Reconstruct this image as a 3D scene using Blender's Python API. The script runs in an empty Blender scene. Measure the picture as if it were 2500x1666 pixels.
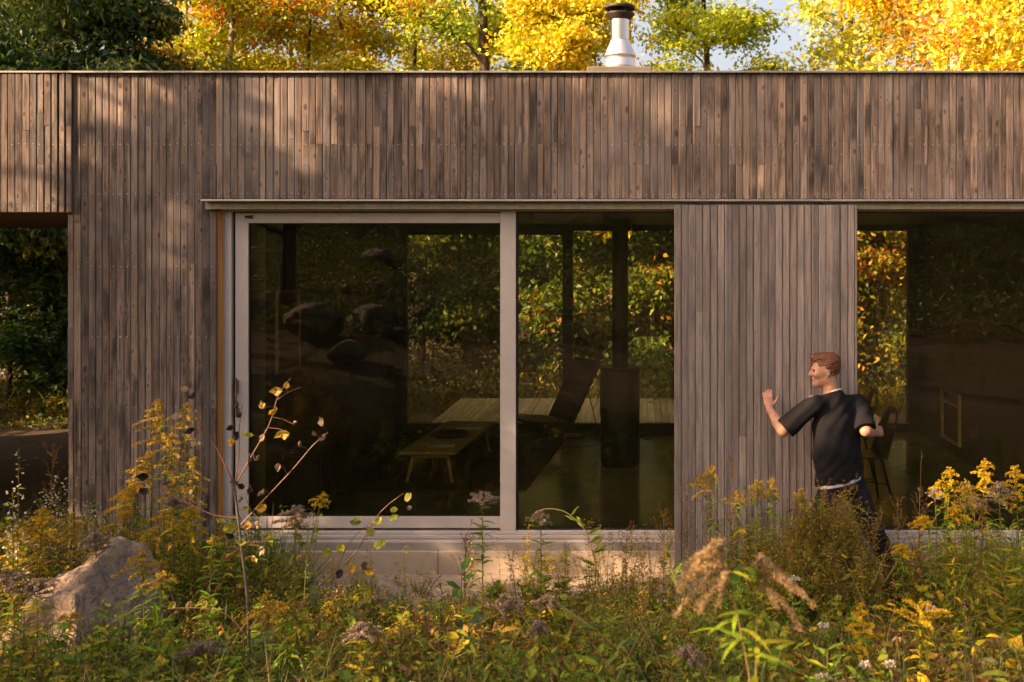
import bpy, math, random
import numpy as np
from mathutils import Vector, Matrix
C = bpy.context.scene
COL = C.collection
R = math.radians
# ------------------------------------------------------------------ camera, light, exposure
cam_d = bpy.data.cameras.new('camera'); cam = bpy.data.objects.new('camera', cam_d); COL.objects.link(cam)
CAM_Y, CAM_Z, F = 8.0, 2.2, 2496.0            # metres in front of the facade, metres above the floor, focal length in photo pixels
cam.location = (0, -CAM_Y, CAM_Z); cam.rotation_euler = (R(90), 0, 0)
cam_d.sensor_width = 36; cam_d.lens = F / 2500 * 36
cam_d.shift_x = -0.124; cam_d.shift_y = -0.0852
cam_d.clip_start = 0.05; cam_d.clip_end = 500
cam_d.dof.use_dof = True; cam_d.dof.focus_distance = 8.0; cam_d.dof.aperture_fstop = 2.8
C.camera = cam
SUN_TRAVEL = Vector((1.0, 0.50, -0.52)).normalized()
toward = -SUN_TRAVEL
w = bpy.data.worlds.new('World'); C.world = w; w.use_nodes = True
nt = w.node_tree
sky = nt.nodes.new('ShaderNodeTexSky'); sky.sky_type = 'NISHITA'; sky.sun_disc = False
sky.sun_elevation = math.asin(toward.z); sky.sun_rotation = math.atan2(toward.x, toward.y)
sky.dust_density = 7.0; sky.air_density = 1.0; sky.ozone_density = 1.0
nt.links.new(sky.outputs[0], nt.nodes['Background'].inputs[0]); nt.nodes['Background'].inputs[1].default_value = 0.15
sun_d = bpy.data.lights.new('sun', 'SUN'); sun_d.energy = 5.0; sun_d.angle = R(0.5); sun_d.color = (1.0, 0.80, 0.56)
sun = bpy.data.objects.new('sun', sun_d); COL.objects.link(sun)
sun.rotation_euler = SUN_TRAVEL.to_track_quat('-Z', 'Y').to_euler(); sun.location = (-20, -10, 20)
C.view_settings.view_transform = 'Standard'; C.view_settings.look = 'None'
C.view_settings.exposure = 1.45; C.view_settings.gamma = 1.0
C.view_settings.use_white_balance = True
C.view_settings.white_balance_temperature = 8000; C.view_settings.white_balance_tint = 23
C.cycles.use_denoising = True
C.cycles.max_bounces = 8; C.cycles.diffuse_bounces = 4; C.cycles.glossy_bounces = 4; C.cycles.transparent_max_bounces = 16
C.cycles.caustics_reflective = False; C.cycles.caustics_refractive = False

def at(px, py, Y):                             # photo pixel on the upright plane at depth Y -> (X, Z)
    s = (CAM_Y + Y) / F
    return (px - 1560) * s, CAM_Z - (py - 620) * s
def atp(px, py, Y):
    x, z = at(px, py, Y); return (x, Y, z)
def gz(x, y):                                  # ground height
    t = (-1.2 - np.asarray(y, float)) / 6.8
    z = -0.30 + np.where(t > 0, 0.9 * np.clip(t, 0, 1) ** 1.3, 0) + np.where(t > 1, (t - 1) * 6.8 * 0.16, 0)
    z = z + 0.02 * np.sin(np.asarray(x) * 2.1 + 1.3) * np.sin(np.asarray(y) * 1.7) * (np.asarray(y) < -0.8)
    return z

# ------------------------------------------------------------------ object helpers
def tag(o, label=None, cat=None, group=None, kind=None):
    if label: o['label'] = label
    if cat: o['category'] = cat
    if group: o['group'] = group
    if kind: o['kind'] = kind
    return o
def empty(name, loc, label=None, cat=None, group=None):
    o = bpy.data.objects.new(name, None); COL.objects.link(o); o.location = loc; o.empty_display_size = .1
    return tag(o, label, cat, group)
class MB:
    """collects polygons (numpy chunks) and links them as ONE mesh object"""
    def __init__(s): s.ch = []; s.n = 0
    def add(s, V, Fc, col=(1, 1, 1), mi=0, smooth=False):
        V = np.asarray(V, np.float32).reshape(-1, 3); Fc = np.asarray(Fc, np.int32)
        if len(V) == 0 or len(Fc) == 0: return
        c = np.asarray(col, np.float32)
        if c.ndim == 1: c = np.tile(c[:3], (len(Fc), 1))
        s.ch.append((V, Fc + s.n, c, mi, smooth)); s.n += len(V)
    def box(s, x0, x1, y0, y1, z0, z1, col=(1, 1, 1), mi=0):
        V = [(x, y, z) for z in (z0, z1) for y in (y0, y1) for x in (x0, x1)]
        s.add(V, [(0, 2, 3, 1), (4, 5, 7, 6), (0, 1, 5, 4), (2, 6, 7, 3), (0, 4, 6, 2), (1, 3, 7, 5)], col, mi)
    def bar(s, p, q, w, h, col=(1, 1, 1), mi=0):
        p = Vector(p); q = Vector(q); d = (q - p).normalized()
        a = d.cross(Vector((0, 0, 1)));  a = a.normalized() if a.length > 1e-4 else Vector((1, 0, 0)); b = a.cross(d)
        V = [e + a * (i * w / 2) + b * (j * h / 2) for e in (p, q) for i, j in ((-1, -1), (1, -1), (1, 1), (-1, 1))]
        s.add([tuple(v) for v in V], [(0, 1, 2, 3), (7, 6, 5, 4), (0, 4, 5, 1), (1, 5, 6, 2), (2, 6, 7, 3), (3, 7, 4, 0)], col, mi)
    def tube(s, pts, rad, n=8, col=(1, 1, 1), mi=0, cap=True):
        P = np.asarray(pts, float); m = len(P); rad = np.broadcast_to(np.asarray(rad, float), (m,))
        T = np.gradient(P, axis=0); T /= np.linalg.norm(T, axis=1)[:, None] + 1e-9
        ref = np.array([0, 1., 0]) if abs(T[0][2]) > .6 else np.array([0, 0, 1.])
        A = np.cross(T, ref); A /= np.linalg.norm(A, axis=1)[:, None] + 1e-9; B = np.cross(T, A)
        th = np.linspace(0, 2 * np.pi, n, endpoint=False)
        V = P[:, None, :] + rad[:, None, None] * (np.cos(th)[None, :, None] * A[:, None, :] + np.sin(th)[None, :, None] * B[:, None, :])
        i = np.arange(m - 1)[:, None] * n; j = np.arange(n)[None, :]; k = (j + 1) % n
        Q = np.stack([i + j, i + k, i + n + k, i + n + j], -1).reshape(-1, 4)
        s.add(V.reshape(-1, 3), Q, col, mi, True)
        if cap:
            s.add(V[0][::-1], [list(range(n))], col, mi); s.add(V[-1], [list(range(n))], col, mi)
    def lathe(s, prof, c=(0, 0), n=32, col=(1, 1, 1), mi=0, smooth=True):
        th = np.linspace(0, 2 * np.pi, n, endpoint=False); m = len(prof)
        V = np.array([[c[0] + r * math.cos(t), c[1] + r * math.sin(t), z] for r, z in prof for t in th])
        i = np.arange(m - 1)[:, None] * n; j = np.arange(n)[None, :]; k = (j + 1) % n
        s.add(V, np.stack([i + j, i + k, i + n + k, i + n + j], -1).reshape(-1, 4), col, mi, smooth)
    def build(s, name, mats, parent=None, loc=None):
        me = bpy.data.meshes.new(name)
        if not isinstance(mats, (list, tuple)): mats = [mats]
        for m in mats: me.materials.append(m)
        V = np.concatenate([c[0] for c in s.ch])
        off = np.zeros(3, np.float32)
        if parent is not None:
            pl = Vector((0, 0, 0)); p = parent
            while p: pl += p.location; p = p.parent
            off = np.array(pl, np.float32)
        if loc is not None: off = np.array(loc, np.float32)
        V = V - off
        me.vertices.add(len(V)); me.vertices.foreach_set('co', V.ravel())
        loops = np.concatenate([c[1].ravel() for c in s.ch]); tot = np.concatenate([np.full(len(c[1]), c[1].shape[1], np.int32) for c in s.ch])
        me.loops.add(len(loops)); me.loops.foreach_set('vertex_index', loops)
        me.polygons.add(len(tot)); st = np.concatenate([[0], np.cumsum(tot)[:-1]]).astype(np.int32)
        me.polygons.foreach_set('loop_start', st); me.polygons.foreach_set('loop_total', tot)
        me.polygons.foreach_set('material_index', np.concatenate([np.full(len(c[1]), c[3], np.int32) for c in s.ch]))
        me.polygons.foreach_set('use_smooth', np.concatenate([np.full(len(c[1]), c[4], bool) for c in s.ch]))
        me.update(calc_edges=True)
        a = me.attributes.new('col', 'FLOAT_COLOR', 'FACE')
        c = np.concatenate([c[2] for c in s.ch]); a.data.foreach_set('color', np.concatenate([c, np.ones((len(c), 1), np.float32)], 1).ravel())
        me.validate()
        o = bpy.data.objects.new(name, me); COL.objects.link(o)
        if parent is not None: o.parent = parent
        elif loc is not None: o.location = loc
        return o

# ------------------------------------------------------------------ materials
class NT:
    def __init__(s, name):
        s.m = bpy.data.materials.new(name); s.m.use_nodes = True; s.t = s.m.node_tree; s.b = s.t.nodes['Principled BSDF']; s.out = s.t.nodes['Material Output']
    def n(s, typ, **kw):
        o = s.t.nodes.new('ShaderNode' + typ)
        for k, v in kw.items():
            if k == 'ins':
                for i, x in v.items(): s.put(o.inputs[i], x)
            else: setattr(o, k, v)
        return o
    def put(s, sock, x):
        if hasattr(x, 'is_output'): s.t.links.new(x, sock)
        else: sock.default_value = x
    def math(s, op, a, b=0.0, c=0.0):
        return s.n('Math', operation=op, ins={0: a, 1: b, 2: c}).outputs[0]
    def ramp(s, v, lo, hi, a=0.0, b=1.0):
        return s.n('MapRange', interpolation_type='SMOOTHSTEP', ins={0: v, 1: lo, 2: hi, 3: a, 4: b}).outputs[0]
    def mix(s, f, a, b, mode='MIX'):
        o = s.n('Mix', data_type='RGBA', blend_type=mode); s.put(o.inputs[0], f)
        for k, x in ((6, a), (7, b)):
            if isinstance(x, tuple) and len(x) == 3: x = (*x, 1)
            s.put(o.inputs[k], x)
        return o.outputs[2]
    def noise(s, vec, scale=5, detail=4, rough=.55):
        return s.n('TexNoise', ins={'Vector': vec, 'Scale': scale, 'Detail': detail, 'Roughness': rough}).outputs[0]
    def pos(s, scale=(1, 1, 1), add=None):
        v = s.n('TexCoord').outputs['Object']
        v = s.n('VectorMath', operation='MULTIPLY', ins={0: v, 1: scale}).outputs[0]
        if add is not None: v = s.n('VectorMath', operation='ADD', ins={0: v, 1: add}).outputs[0]
        return v
    def attr(s): return s.n('Attribute', attribute_name='col').outputs['Color']
    def bump(s, h, st=.3, d=.01):
        b = s.n('Bump', ins={'Height': h, 'Strength': st, 'Distance': d}); s.t.links.new(b.outputs[0], s.b.inputs['Normal'])
    def fin(s, base, rough=.6, metal=0.0, spec=.4):
        if isinstance(base, tuple) and len(base) == 3: base = (*base, 1)
        s.put(s.b.inputs['Base Color'], base); s.put(s.b.inputs['Roughness'], rough); s.b.inputs['Metallic'].default_value = metal
        s.b.inputs['Specular IOR Level'].default_value = spec
        return s.m
def slat_wood(name, grey, warm, dark, kn=1.0):
    """weathered softwood boards, grain along Z; the face colour attribute carries a random number per board"""
    t = NT(name); rnd = t.attr()
    sep = t.n('SeparateColor', ins={0: rnd}); r0, r1, r2 = sep.outputs
    off = t.n('CombineXYZ', ins={0: t.math('MULTIPLY', r0, 37.), 1: t.math('MULTIPLY', r1, 53.), 2: t.math('MULTIPLY', r2, 71.)}).outputs[0]
    base = t.mix(r0, grey, warm)
    grain = t.noise(t.pos((150, 150, 2.2), off), 1.0, 5, .65)
    fine = t.noise(t.pos((420, 420, 5), off), 1.0, 3, .6)
    blot = t.noise(t.pos((9, 9, 2.4), off), 1.0, 4, .6)
    wave = t.noise(t.pos((30, 30, 1.6), off), 1.0, 3, .5)
    base = t.mix(t.ramp(wave, .5, .75, 0, .55), base, warm)
    base = t.mix(t.ramp(blot, .47, .68, 0, .95), base, dark)
    base = t.mix(t.ramp(blot, .45, .25, 0, .40), base, tuple(min(1, c * 1.5) for c in grey))
    streak = t.noise(t.pos((64, 64, 3.0), off), 1.0, 4, .6)
    base = t.mix(t.ramp(streak, .50, .66, 0, .85), base, dark)
    g = t.ramp(grain, .30, .72, .66, 1.2)
    base = t.mix(1.0, base, t.n('CombineColor', ins={0: g, 1: g, 2: g}).outputs[0], 'MULTIPLY')
    f2 = t.ramp(fine, .3, .7, .84, 1.1)
    base = t.mix(1.0, base, t.n('CombineColor', ins={0: f2, 1: f2, 2: f2}).outputs[0], 'MULTIPLY')
    br = t.math('MULTIPLY_ADD', r1, .72, .70)
    base = t.mix(1.0, base, t.n('CombineColor', ins={0: br, 1: br, 2: br}).outputs[0], 'MULTIPLY')
    big = t.noise(t.pos((.9, .9, .55)), 1.0, 4, .6); base = t.mix(t.ramp(big, .47, .68, 0, .55), base, tuple(c * 1.25 for c in dark))
    pale = t.noise(t.pos((1.1, 1.1, .8), (5, 3, 9)), 1.0, 4, .65); base = t.mix(t.ramp(pale, .52, .70, 0, .6), base, tuple(c * 1.35 for c in grey))
    # knots
    sp = t.n('SeparateXYZ', ins={0: t.pos((10.5, 1, 5.6), off)})
    v = t.n('TexVoronoi', voronoi_dimensions='2D', ins={'Vector': t.n('CombineXYZ', ins={0: sp.outputs[0], 1: sp.outputs[2], 2: 0.}).outputs[0], 'Scale': 1.0, 'Randomness': 1.0})
    keep = t.math('GREATER_THAN', t.n('SeparateColor', ins={0: v.outputs['Color']}).outputs[0], .64)
    ksz = t.math('MULTIPLY_ADD', t.n('SeparateColor', ins={0: v.outputs['Color']}).outputs[1], 1.3, .55)
    d = t.math('MULTIPLY', t.math('ADD', v.outputs['Distance'], t.math('MULTIPLY', t.math('SUBTRACT', grain, .5), .12)), ksz)
    halo = t.math('MULTIPLY', t.ramp(d, .5, .12), keep); core = t.math('MULTIPLY', t.ramp(d, .13, .05), keep)
    base = t.mix(t.math('MULTIPLY', halo, .26 * kn), base, tuple(min(1, c * 1.45) for c in warm))
    base = t.mix(t.math('MULTIPLY', core, .75 * kn), base, tuple(c * .45 for c in dark))
    t.bump(grain, .35, .004)
    return t.fin(base, .72, 0, .25)
def plain(name, col, rough=.5, metal=0., spec=.4, var=.12, scale=6., bump=0.):
    t = NT(name); n = t.noise(t.pos(), scale, 5, .6)
    b = t.mix(t.ramp(n, .3, .7), tuple(c * (1 - var) for c in col), tuple(min(1, c * (1 + var)) for c in col))
    if bump: t.bump(t.noise(t.pos(), scale * 12, 3), bump, .004)
    return t.fin(b, t.ramp(n, .2, .8, rough * .85, min(1, rough * 1.15)), metal, spec)
def plank_wood(name, col, axis=1, scale=30.):
    t = NT(name); sc = [scale] * 3; sc[axis] = scale * .04
    g = t.noise(t.pos(tuple(sc)), 1., 5, .6); n = t.noise(t.pos(), 2.0, 3)
    rnd = t.n('SeparateColor', ins={0: t.attr()}).outputs[0]
    b = t.mix(t.ramp(g, .3, .7), tuple(c * .72 for c in col), tuple(min(1, c * 1.2) for c in col))
    b = t.mix(t.ramp(n, .4, .7, 0, .3), b, tuple(c * .6 for c in col))
    br = t.math('MULTIPLY_ADD', rnd, .4, .75)
    b = t.mix(1., b, t.n('CombineColor', ins={0: br, 1: br, 2: br}).outputs[0], 'MULTIPLY')
    t.bump(g, .2, .003)
    return t.fin(b, .6, 0, .3)
def leaf_mat(name, trans=.42, gloss=.05, spots=0.):
    t = NT(name); c = t.attr()
    n = t.noise(t.pos(), 45, 2); c = t.mix(1., c, t.n('CombineColor', ins={i: t.ramp(n, .3, .7, .8, 1.15) for i in range(3)}).outputs[0], 'MULTIPLY')
    if spots: c = t.mix(t.ramp(t.noise(t.pos(), 38, 3, .6), .56, .66, 0, spots), c, (.05, .03, .018))
    d = t.n('BsdfDiffuse', ins={0: c}); tr = t.n('BsdfTranslucent', ins={0: t.mix(1., c, (1.1, 1.03, .6), 'MULTIPLY')})
    m = t.n('MixShader', ins={0: trans, 1: d.outputs[0], 2: tr.outputs[0]})
    g = t.n('BsdfGlossy', ins={0: (1, 1, 1, 1), 1: .45}); m2 = t.n('MixShader', ins={0: gloss, 1: m.outputs[0], 2: g.outputs[0]})
    t.t.links.new(m2.outputs[0], t.out.inputs[0]); return t.m
def glass_mat(name, tint, refl=1.0):
    t = NT(name); fr = t.n('Fresnel', ins={0: 1.5}); tr = t.n('BsdfTransparent', ins={0: (*tint, 1)}); g = t.n('BsdfGlossy', ins={0: (refl, refl, refl, 1), 1: .0})
    n = t.noise(t.pos((1, 1, 1)), 1.3, 2)
    b = t.n('Bump', ins={'Height': n, 'Strength': .008, 'Distance': .05}); t.t.links.new(b.outputs[0], g.inputs['Normal'])
    m = t.n('MixShader', ins={0: fr.outputs[0], 1: tr.outputs[0], 2: g.outputs[0]}); dn = t.noise(t.pos(), 5., 6, .7); df = t.n('BsdfDiffuse', ins={0: (.5, .45, .36, 1)}); m2 = t.n('MixShader', ins={0: t.ramp(dn, .35, .8, .001, .010), 1: m.outputs[0], 2: df.outputs[0]})
    t.t.links.new(m2.outputs[0], t.out.inputs[0]); return t.m
def bark_mat(name, a, b, scale=6):
    t = NT(name); n = t.noise(t.pos((scale, scale, scale * .35)), 3, 6, .65)
    c = t.mix(t.ramp(n, .35, .65), a, b); t.bump(n, .8, .03); return t.fin(c, .9, 0, .15)
def stone_mat(name, a, b, c, lichen):
    t = NT(name); n = t.noise(t.pos(), 3.5, 8, .65); n2 = t.noise(t.pos(), 28, 5, .7); n3 = t.noise(t.pos((1, 1, 1), (7, 3, 1)), 1.7, 5, .6)
    k = t.mix(t.ramp(n, .42, .58), a, b); k = t.mix(t.ramp(n2, .46, .60, 0, .75), k, c); k = t.mix(t.ramp(n3, .55, .68, 0, .6), k, lichen)
    t.bump(t.math('ADD', n, t.math('MULTIPLY', n2, .6)), .9, .05); return t.fin(k, .85, 0, .25)
M = {}
M['slat'] = slat_wood('weathered_slats', (.195, .160, .142), (.255, .175, .130), (.052, .042, .037))
M['panel_slat'] = slat_wood('shutter_slats', (.245, .205, .185), (.265, .210, .182), (.165, .138, .124), .35)
M['slat_back'] = plank_wood('slat_recess', (.42, .24, .11), 2)
M['nail'] = plain('nail_heads', (.75, .72, .66), .3, .6)
M['alu'] = plain('frame_aluminium', (.52, .455, .41), .42, 0., .5, .05, 2.)
M['alu_dk'] = plain('frame_gasket', (.012, .012, .012), .5)
M['flash'] = plain('flashing_metal', (.40, .37, .34), .35, .6, .5, .15, 4.)
t = NT('canopy_fascia'); n = t.noise(t.pos((28, 1, 2.5)), 1., 5, .7); n2 = t.noise(t.pos(), 2., 3)
M['fascia'] = t.fin(t.mix(t.ramp(n, .35, .7, 0, .8), t.mix(t.ramp(n2, .4, .6), (.34, .31, .26), (.36, .30, .20)), (.22, .21, .15)), .5, 0, .4)
M['curb'] = plain('curb_board', (.15, .125, .105), .85, 0, .2, .2, 3.); M['concrete'] = plain('concrete', (.30, .265, .225), .85, 0, .2, .2, 3., .3)
M['step'] = plain('step_board', (.40, .315, .23), .8, 0, .2, .14, 2.5, .2)
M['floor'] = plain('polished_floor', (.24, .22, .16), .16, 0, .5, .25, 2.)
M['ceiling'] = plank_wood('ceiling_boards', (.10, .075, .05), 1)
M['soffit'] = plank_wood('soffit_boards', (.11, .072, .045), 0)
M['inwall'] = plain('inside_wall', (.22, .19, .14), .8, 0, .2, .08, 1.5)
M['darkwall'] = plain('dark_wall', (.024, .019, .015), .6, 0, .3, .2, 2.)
M['glass'] = glass_mat('window_glass', (.90, .89, .78))
M['door_glass'] = glass_mat('door_glass', (.78, .76, .63)); M['glass2'] = glass_mat('back_glass', (.90, .90, .84))
M['roof'] = plain('roof_membrane', (.12, .11, .10), .9)
M['steel'] = plain('brushed_steel', (.66, .61, .54), .22, 1., .5, .08, 3.)
M['galv'] = plain('galvanised_cone', (.72, .69, .66), .38, .85, .5, .06, 6.)
M['rust'] = plain('sooty_metal', (.055, .04, .032), .55, .5, .4, .4, 14.)
M['black'] = plain('black_steel', (.010, .009, .008), .5, 0., .35, .25, 4.)
M['leather'] = plain('dark_leather', (.022, .014, .009), .5, 0, .3, .3, 20.)
M['wire'] = plain('wire_metal', (.03, .03, .03), .4, .5)
M['oak'] = plank_wood('oak', (.58, .40, .18), 1)
M['paper'] = plain('paper', (.55, .53, .46), .8)
M['plastic'] = plain('black_shell', (.012, .012, .011), .35)
M['rug'] = plain('rug', (.050, .042, .030), .95, 0, .1, .3, 30., .3)
M['deck'] = plank_wood('deck_boards', (.46, .38, .25), 1)
M['leaf'] = leaf_mat('leaves', .42, .025); M['leaf_thick'] = leaf_mat('weed_leaves', .36, .012); M['spotted_leaf'] = leaf_mat('spotted_leaves', .4, .03, .85); M['bronze'] = plain('bronze', (.20, .135, .07), .45, .4); M['floret'] = leaf_mat('florets', .3, .0)
M['bark'] = bark_mat('dark_bark', (.035, .026, .02), (.11, .08, .055)); M['bark_pale'] = bark_mat('pale_bark', (.16, .12, .09), (.46, .38, .29))
M['stem'] = leaf_mat('plant_stems', .05, .04)
M['granite'] = stone_mat('granite', (.48, .33, .225), (.34, .245, .175), (.19, .145, .11), (.54, .35, .19))
t = NT('soil'); n = t.noise(t.pos(), 1.2, 6, .6); n2 = t.noise(t.pos(), 14, 6, .7)
sx = t.n('SeparateXYZ', ins={0: t.n('TexCoord').outputs['Object']})
dm = t.math('ADD', sx.outputs[1], t.math('MULTIPLY', n, .8))
sand = t.mix(t.ramp(n2, .3, .7), (.40, .31, .225), (.30, .23, .165)); soil = t.mix(t.ramp(n2, .35, .65), (.045, .036, .02), (.09, .065, .035))
k = t.mix(t.ramp(dm, -.75, -.35), soil, sand)
k = t.mix(t.ramp(dm, 1.2, 1.8), k, t.mix(t.ramp(n, .4, .6), (.11, .078, .05), (.085, .065, .038)))
t.bump(n2, .6, .02); M['soil'] = t.fin(k, .95, 0, .1)
# stained jamb board
t = NT('stained_jamb'); n = t.noise(t.pos((2, 2, 2.2)), 1.4, 3); g = t.noise(t.pos((80, 80, 2)), 1., 4)
M['jamb'] = t.fin(t.mix(t.ramp(g, .3, .7), (.26, .105, .02), (.36, .16, .035)), .55)

rng = np.random.default_rng(7); rnd = random.Random(7)
def bevel(o, w=.004, seg=2):
    m = o.modifiers.new('bevel', 'BEVEL'); m.width = w; m.segments = seg; m.limit_method = 'ANGLE'; return o
# ------------------------------------------------------------------ setting
def ground():
    xs = np.concatenate([[-150, -90, -50, -30], np.arange(-20, 14.01, .25), [22, 40, 80, 150]])
    ys = np.concatenate([[-120, -70, -45, -35], np.arange(-28, 12.01, .25), [18, 30, 60, 150]])
    X, Y = np.meshgrid(xs, ys); Z = gz(X, Y)
    lump = .03 * np.sin(X * 5.3 + Y * 2.2) * np.sin(Y * 6.1 - X) + .02 * np.sin(X * 11 + 2) * np.sin(Y * 9.3)
    Z = Z + np.where(Y < -.9, lump, lump * .12) - np.where((Y > 0) & (Y < 4.8), .05, 0)
    nx, ny = len(xs), len(ys); i = np.arange(ny - 1)[:, None] * nx; j = np.arange(nx - 1)[None, :]
    m = MB(); m.add(np.stack([X, Y, Z], -1).reshape(-1, 3), np.stack([i + j, i + j + 1, i + nx + j + 1, i + nx + j], -1).reshape(-1, 4), smooth=True)
    tag(m.build('ground', M['soil']), kind='structure')
ground()

# ------------------------------------------------------------------ house
house = empty('house', (-1, 2.4, -.3), 'long flat roofed house clad in weathered vertical wooden slats with big windows', 'house')
PIT = .0557
def slats(m, x0, x1, z0f, z1f, yf, seed, joints, depth=.022, face_gap=.0055, nails=(), skew=.0012, start=None):
    """boards of the pitch PIT between x0 and x1; z0f/z1f give the ends; joints = possible butt joints"""
    r = random.Random(seed); x = x0
    while x < x1 - .012:
        w = min(PIT, x1 - x) - face_gap * r.choice((.35, .6, 1., 1., 1.4)); xm = x + w / 2
        z0, z1 = z0f(xm), z1f(xm)
        cuts = [z0] + [c for c in joints if z0 + .15 < c < z1 - .15 and r.random() < .13] + [z1]
        if r.random() < .2:
            c = r.uniform(z0 + .2, z1 - .2)
            if all(abs(c - k) > .12 for k in cuts): cuts = sorted(cuts + [c])
        for a, b in zip(cuts[:-1], cuts[1:]):
            col = (r.random(), r.random(), r.random()); j = r.gauss(0, skew); yy = yf + r.gauss(0, .0012); tw = r.gauss(0, .0026); b -= .002 if b < z1 else 0
            jj = r.gauss(0, skew)
            xa, xb = x + .001, x + w; e = .004
            # a chamfered board: front face, two arrises, two sides, ends
            pr = [(xa, yf + depth), (xa, yy + e + tw), (xa + e, yy + tw), (xb - e, yy - tw), (xb, yy + e - tw), (xb, yf + depth)]
            V = [(p[0] + j, p[1], a) for p in pr] + [(p[0] + jj, p[1], b) for p in pr]
            m.add(V, [(i, i + 1, i + 7, i + 6) for i in range(5)], col)
            m.add(V, [(5, 4, 3, 2, 1, 0), (6, 7, 8, 9, 10, 11)], col)
            for nz in nails:
                if a + .01 < nz < b - .01 and r.random() < .85:
                    cx, cz, q = xm + r.gauss(0, .0035), nz + r.gauss(0, .003), .0035
                    V2 = [(cx + q * math.cos(t), yy - .0025, cz + q * math.sin(t)) for t in np.linspace(0, 2 * math.pi, 7)[:-1]]
                    m.add(V2, [tuple(range(5, -1, -1))], (1, 1, 1), 1)
        x += PIT
def Z(py, Y=0): return at(0, py, Y)[1]
def X(px, Y=0): return at(px, 0, Y)[0]
ZT, ZB, ZS = 3.612, Z(493), Z(518)
ztop = lambda x: ZT
joints = (3.06, 3.2, 2.9, 2.35, 1.95, 1.55, 1.2, .8, .4)
nails = (3.056, 2.668, 2.1, 1.55, 1.0, .45)
XL = X(165); XJ = X(529); XE = 5.0; XBAND = XJ - 20 * PIT
m = MB(); slats(m, XBAND, XJ, lambda x: -.22, ztop, 0, 3, joints, nails=nails)
slats(m, XJ, XE + 4, lambda x: Z(487) + .004 if x < XE else -.22, ztop, 0, 5, joints, nails=nails)
m.build('wall_cladding', [M['slat'], M['nail']], house)
m = MB(); slats(m, XBAND - .002 - 116 * PIT, XBAND - .002, lambda x: ZS, ztop, -.022, 8, joints, nails=(3.056, 2.57))
slats(m, -11, -9.6, lambda x: -.22, lambda x: ZS - .004, 0, 9, joints)
slats(m, XL, XBAND, lambda x: -.22, lambda x: ZS - .006, .0, 10, (1.62, .9))
m.build('wall_cladding', [M['slat'], M['nail']], house)
m = MB()
m.box(XL + .004, XJ - .002,   .0095, .20, -.26, ZT - .01)                    # backing behind the boards
m.box(XJ - .002, XE,   .0095, .20, Z(487) + .01, ZT - .01)
m.box(XE, XE + 4,   .0095, .20, -.26, ZT - .01)
m.box(-11, XL + .004,   .0095, .20, ZS + .004, ZT - .01)
m.box(-11, -9.61,   .0095, .20, -.26, ZS + .004)
m.build('wall_backing', M['slat_back'], house)
m = MB(); m.box(-11, -9.612, .21, 4.8, -.3, 2.56); m.build('wall_backing', M['slat_back'], house)  # solid left wing, out of view, added to shade the breezeway ground
# coping and roof
m = MB(); zc = ZT - .004
for a, b in ((-11, X(272)), (X(272) + .003, X(1240)), (X(1240) + .003, X(2210)), (X(2210) + .003, 9)):
    m.box(a, b, -.034, .22, ZT + .001, ZT + .014)
m.build('coping', M['flash'], house)
m = MB(); m.box(-11, 9, .205, 4.8, 3.30, 3.40); m.box(-11, 9, 4.8, 5.0, 2.58, 3.60)
roof = m.build('roof', M['roof'], house)
cx, cyy = at(1514, 0, 2.67)[0], 2.67
def zz(py, Y=2.67): return at(0, py, Y)[1]
ch = MB(); zcb = at(0, 162, cyy - .332)[1]; ch.box(cx - .332, cx + .332, cyy - .332, cyy + .332, 3.39, zcb); bevel(ch.build('chimney_curb', M['curb'], roof), .012)
ch = MB(); ch.lathe([(.0, zcb + .001), (.165, zcb + .002), (.160, zz(162) + .002), (.152, zz(147)), (.150, zz(139.5)), (.166, zz(139)), (.167, zz(137)), (.158, zz(133)), (.100, zz(100)), (.100, zz(98))], (cx, cyy), 48)
ch.build('chimney_cone', M['galv'], roof)
ch = MB(); ch.lathe([(.0985, zz(101)), (.0985, zz(45))], (cx, cyy), 48); ch.lathe([(.101, zz(101)), (.101, zz(98.5)), (.0985, zz(98.2))], (cx, cyy), 48)
ch.build('chimney_flue', M['steel'], roof)
ch = MB()
ch.lathe([(.100, zz(50)), (.112, zz(48)), (.125, zz(44)), (.150, zz(38)), (.156, zz(35)), (.150, zz(34)), (.100, zz(38))], (cx, cyy), 48)
for k in range(4):
    a = k * math.pi / 2 + .5; ch.bar((cx + .11 * math.cos(a), cyy + .11 * math.sin(a), zz(38)), (cx + .11 * math.cos(a), cyy + .11 * math.sin(a), zz(22)), .012, .02)
ch.lathe([(.153, zz(23)), (.156, zz(23)), (.156, zz(17)), (.150, zz(15)), (.06, zz(10)), (.0, zz(9)), (.0, zz(11)), (.14, zz(17)), (.152, zz(19)), (.153, zz(23))], (cx, cyy), 48)
ch.build('chimney_cap', M['rust'], roof)
# canopy over the windows
m = MB(); zl0, zl1 = Z(495, -.10), Z(487, -.10)
m.box(X(505), XE + .05, -.105, .0, zl1 - .006, zl1); m.tube([(X(505), -.103, zl1 - .010), (XE + .05, -.103, zl1 - .010)], .010, 10)
m.build('canopy_lip', M['flash'], house)
m = MB(); m.box(X(508), XE + .04, -.052, -.03, Z(511, -.05), zl1 - .008); m.box(X(508), XE + .04, -.03, .06, Z(511, -.05), Z(511, -.05) + .01)
m.build('canopy_fascia', M['fascia'], house)
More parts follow.
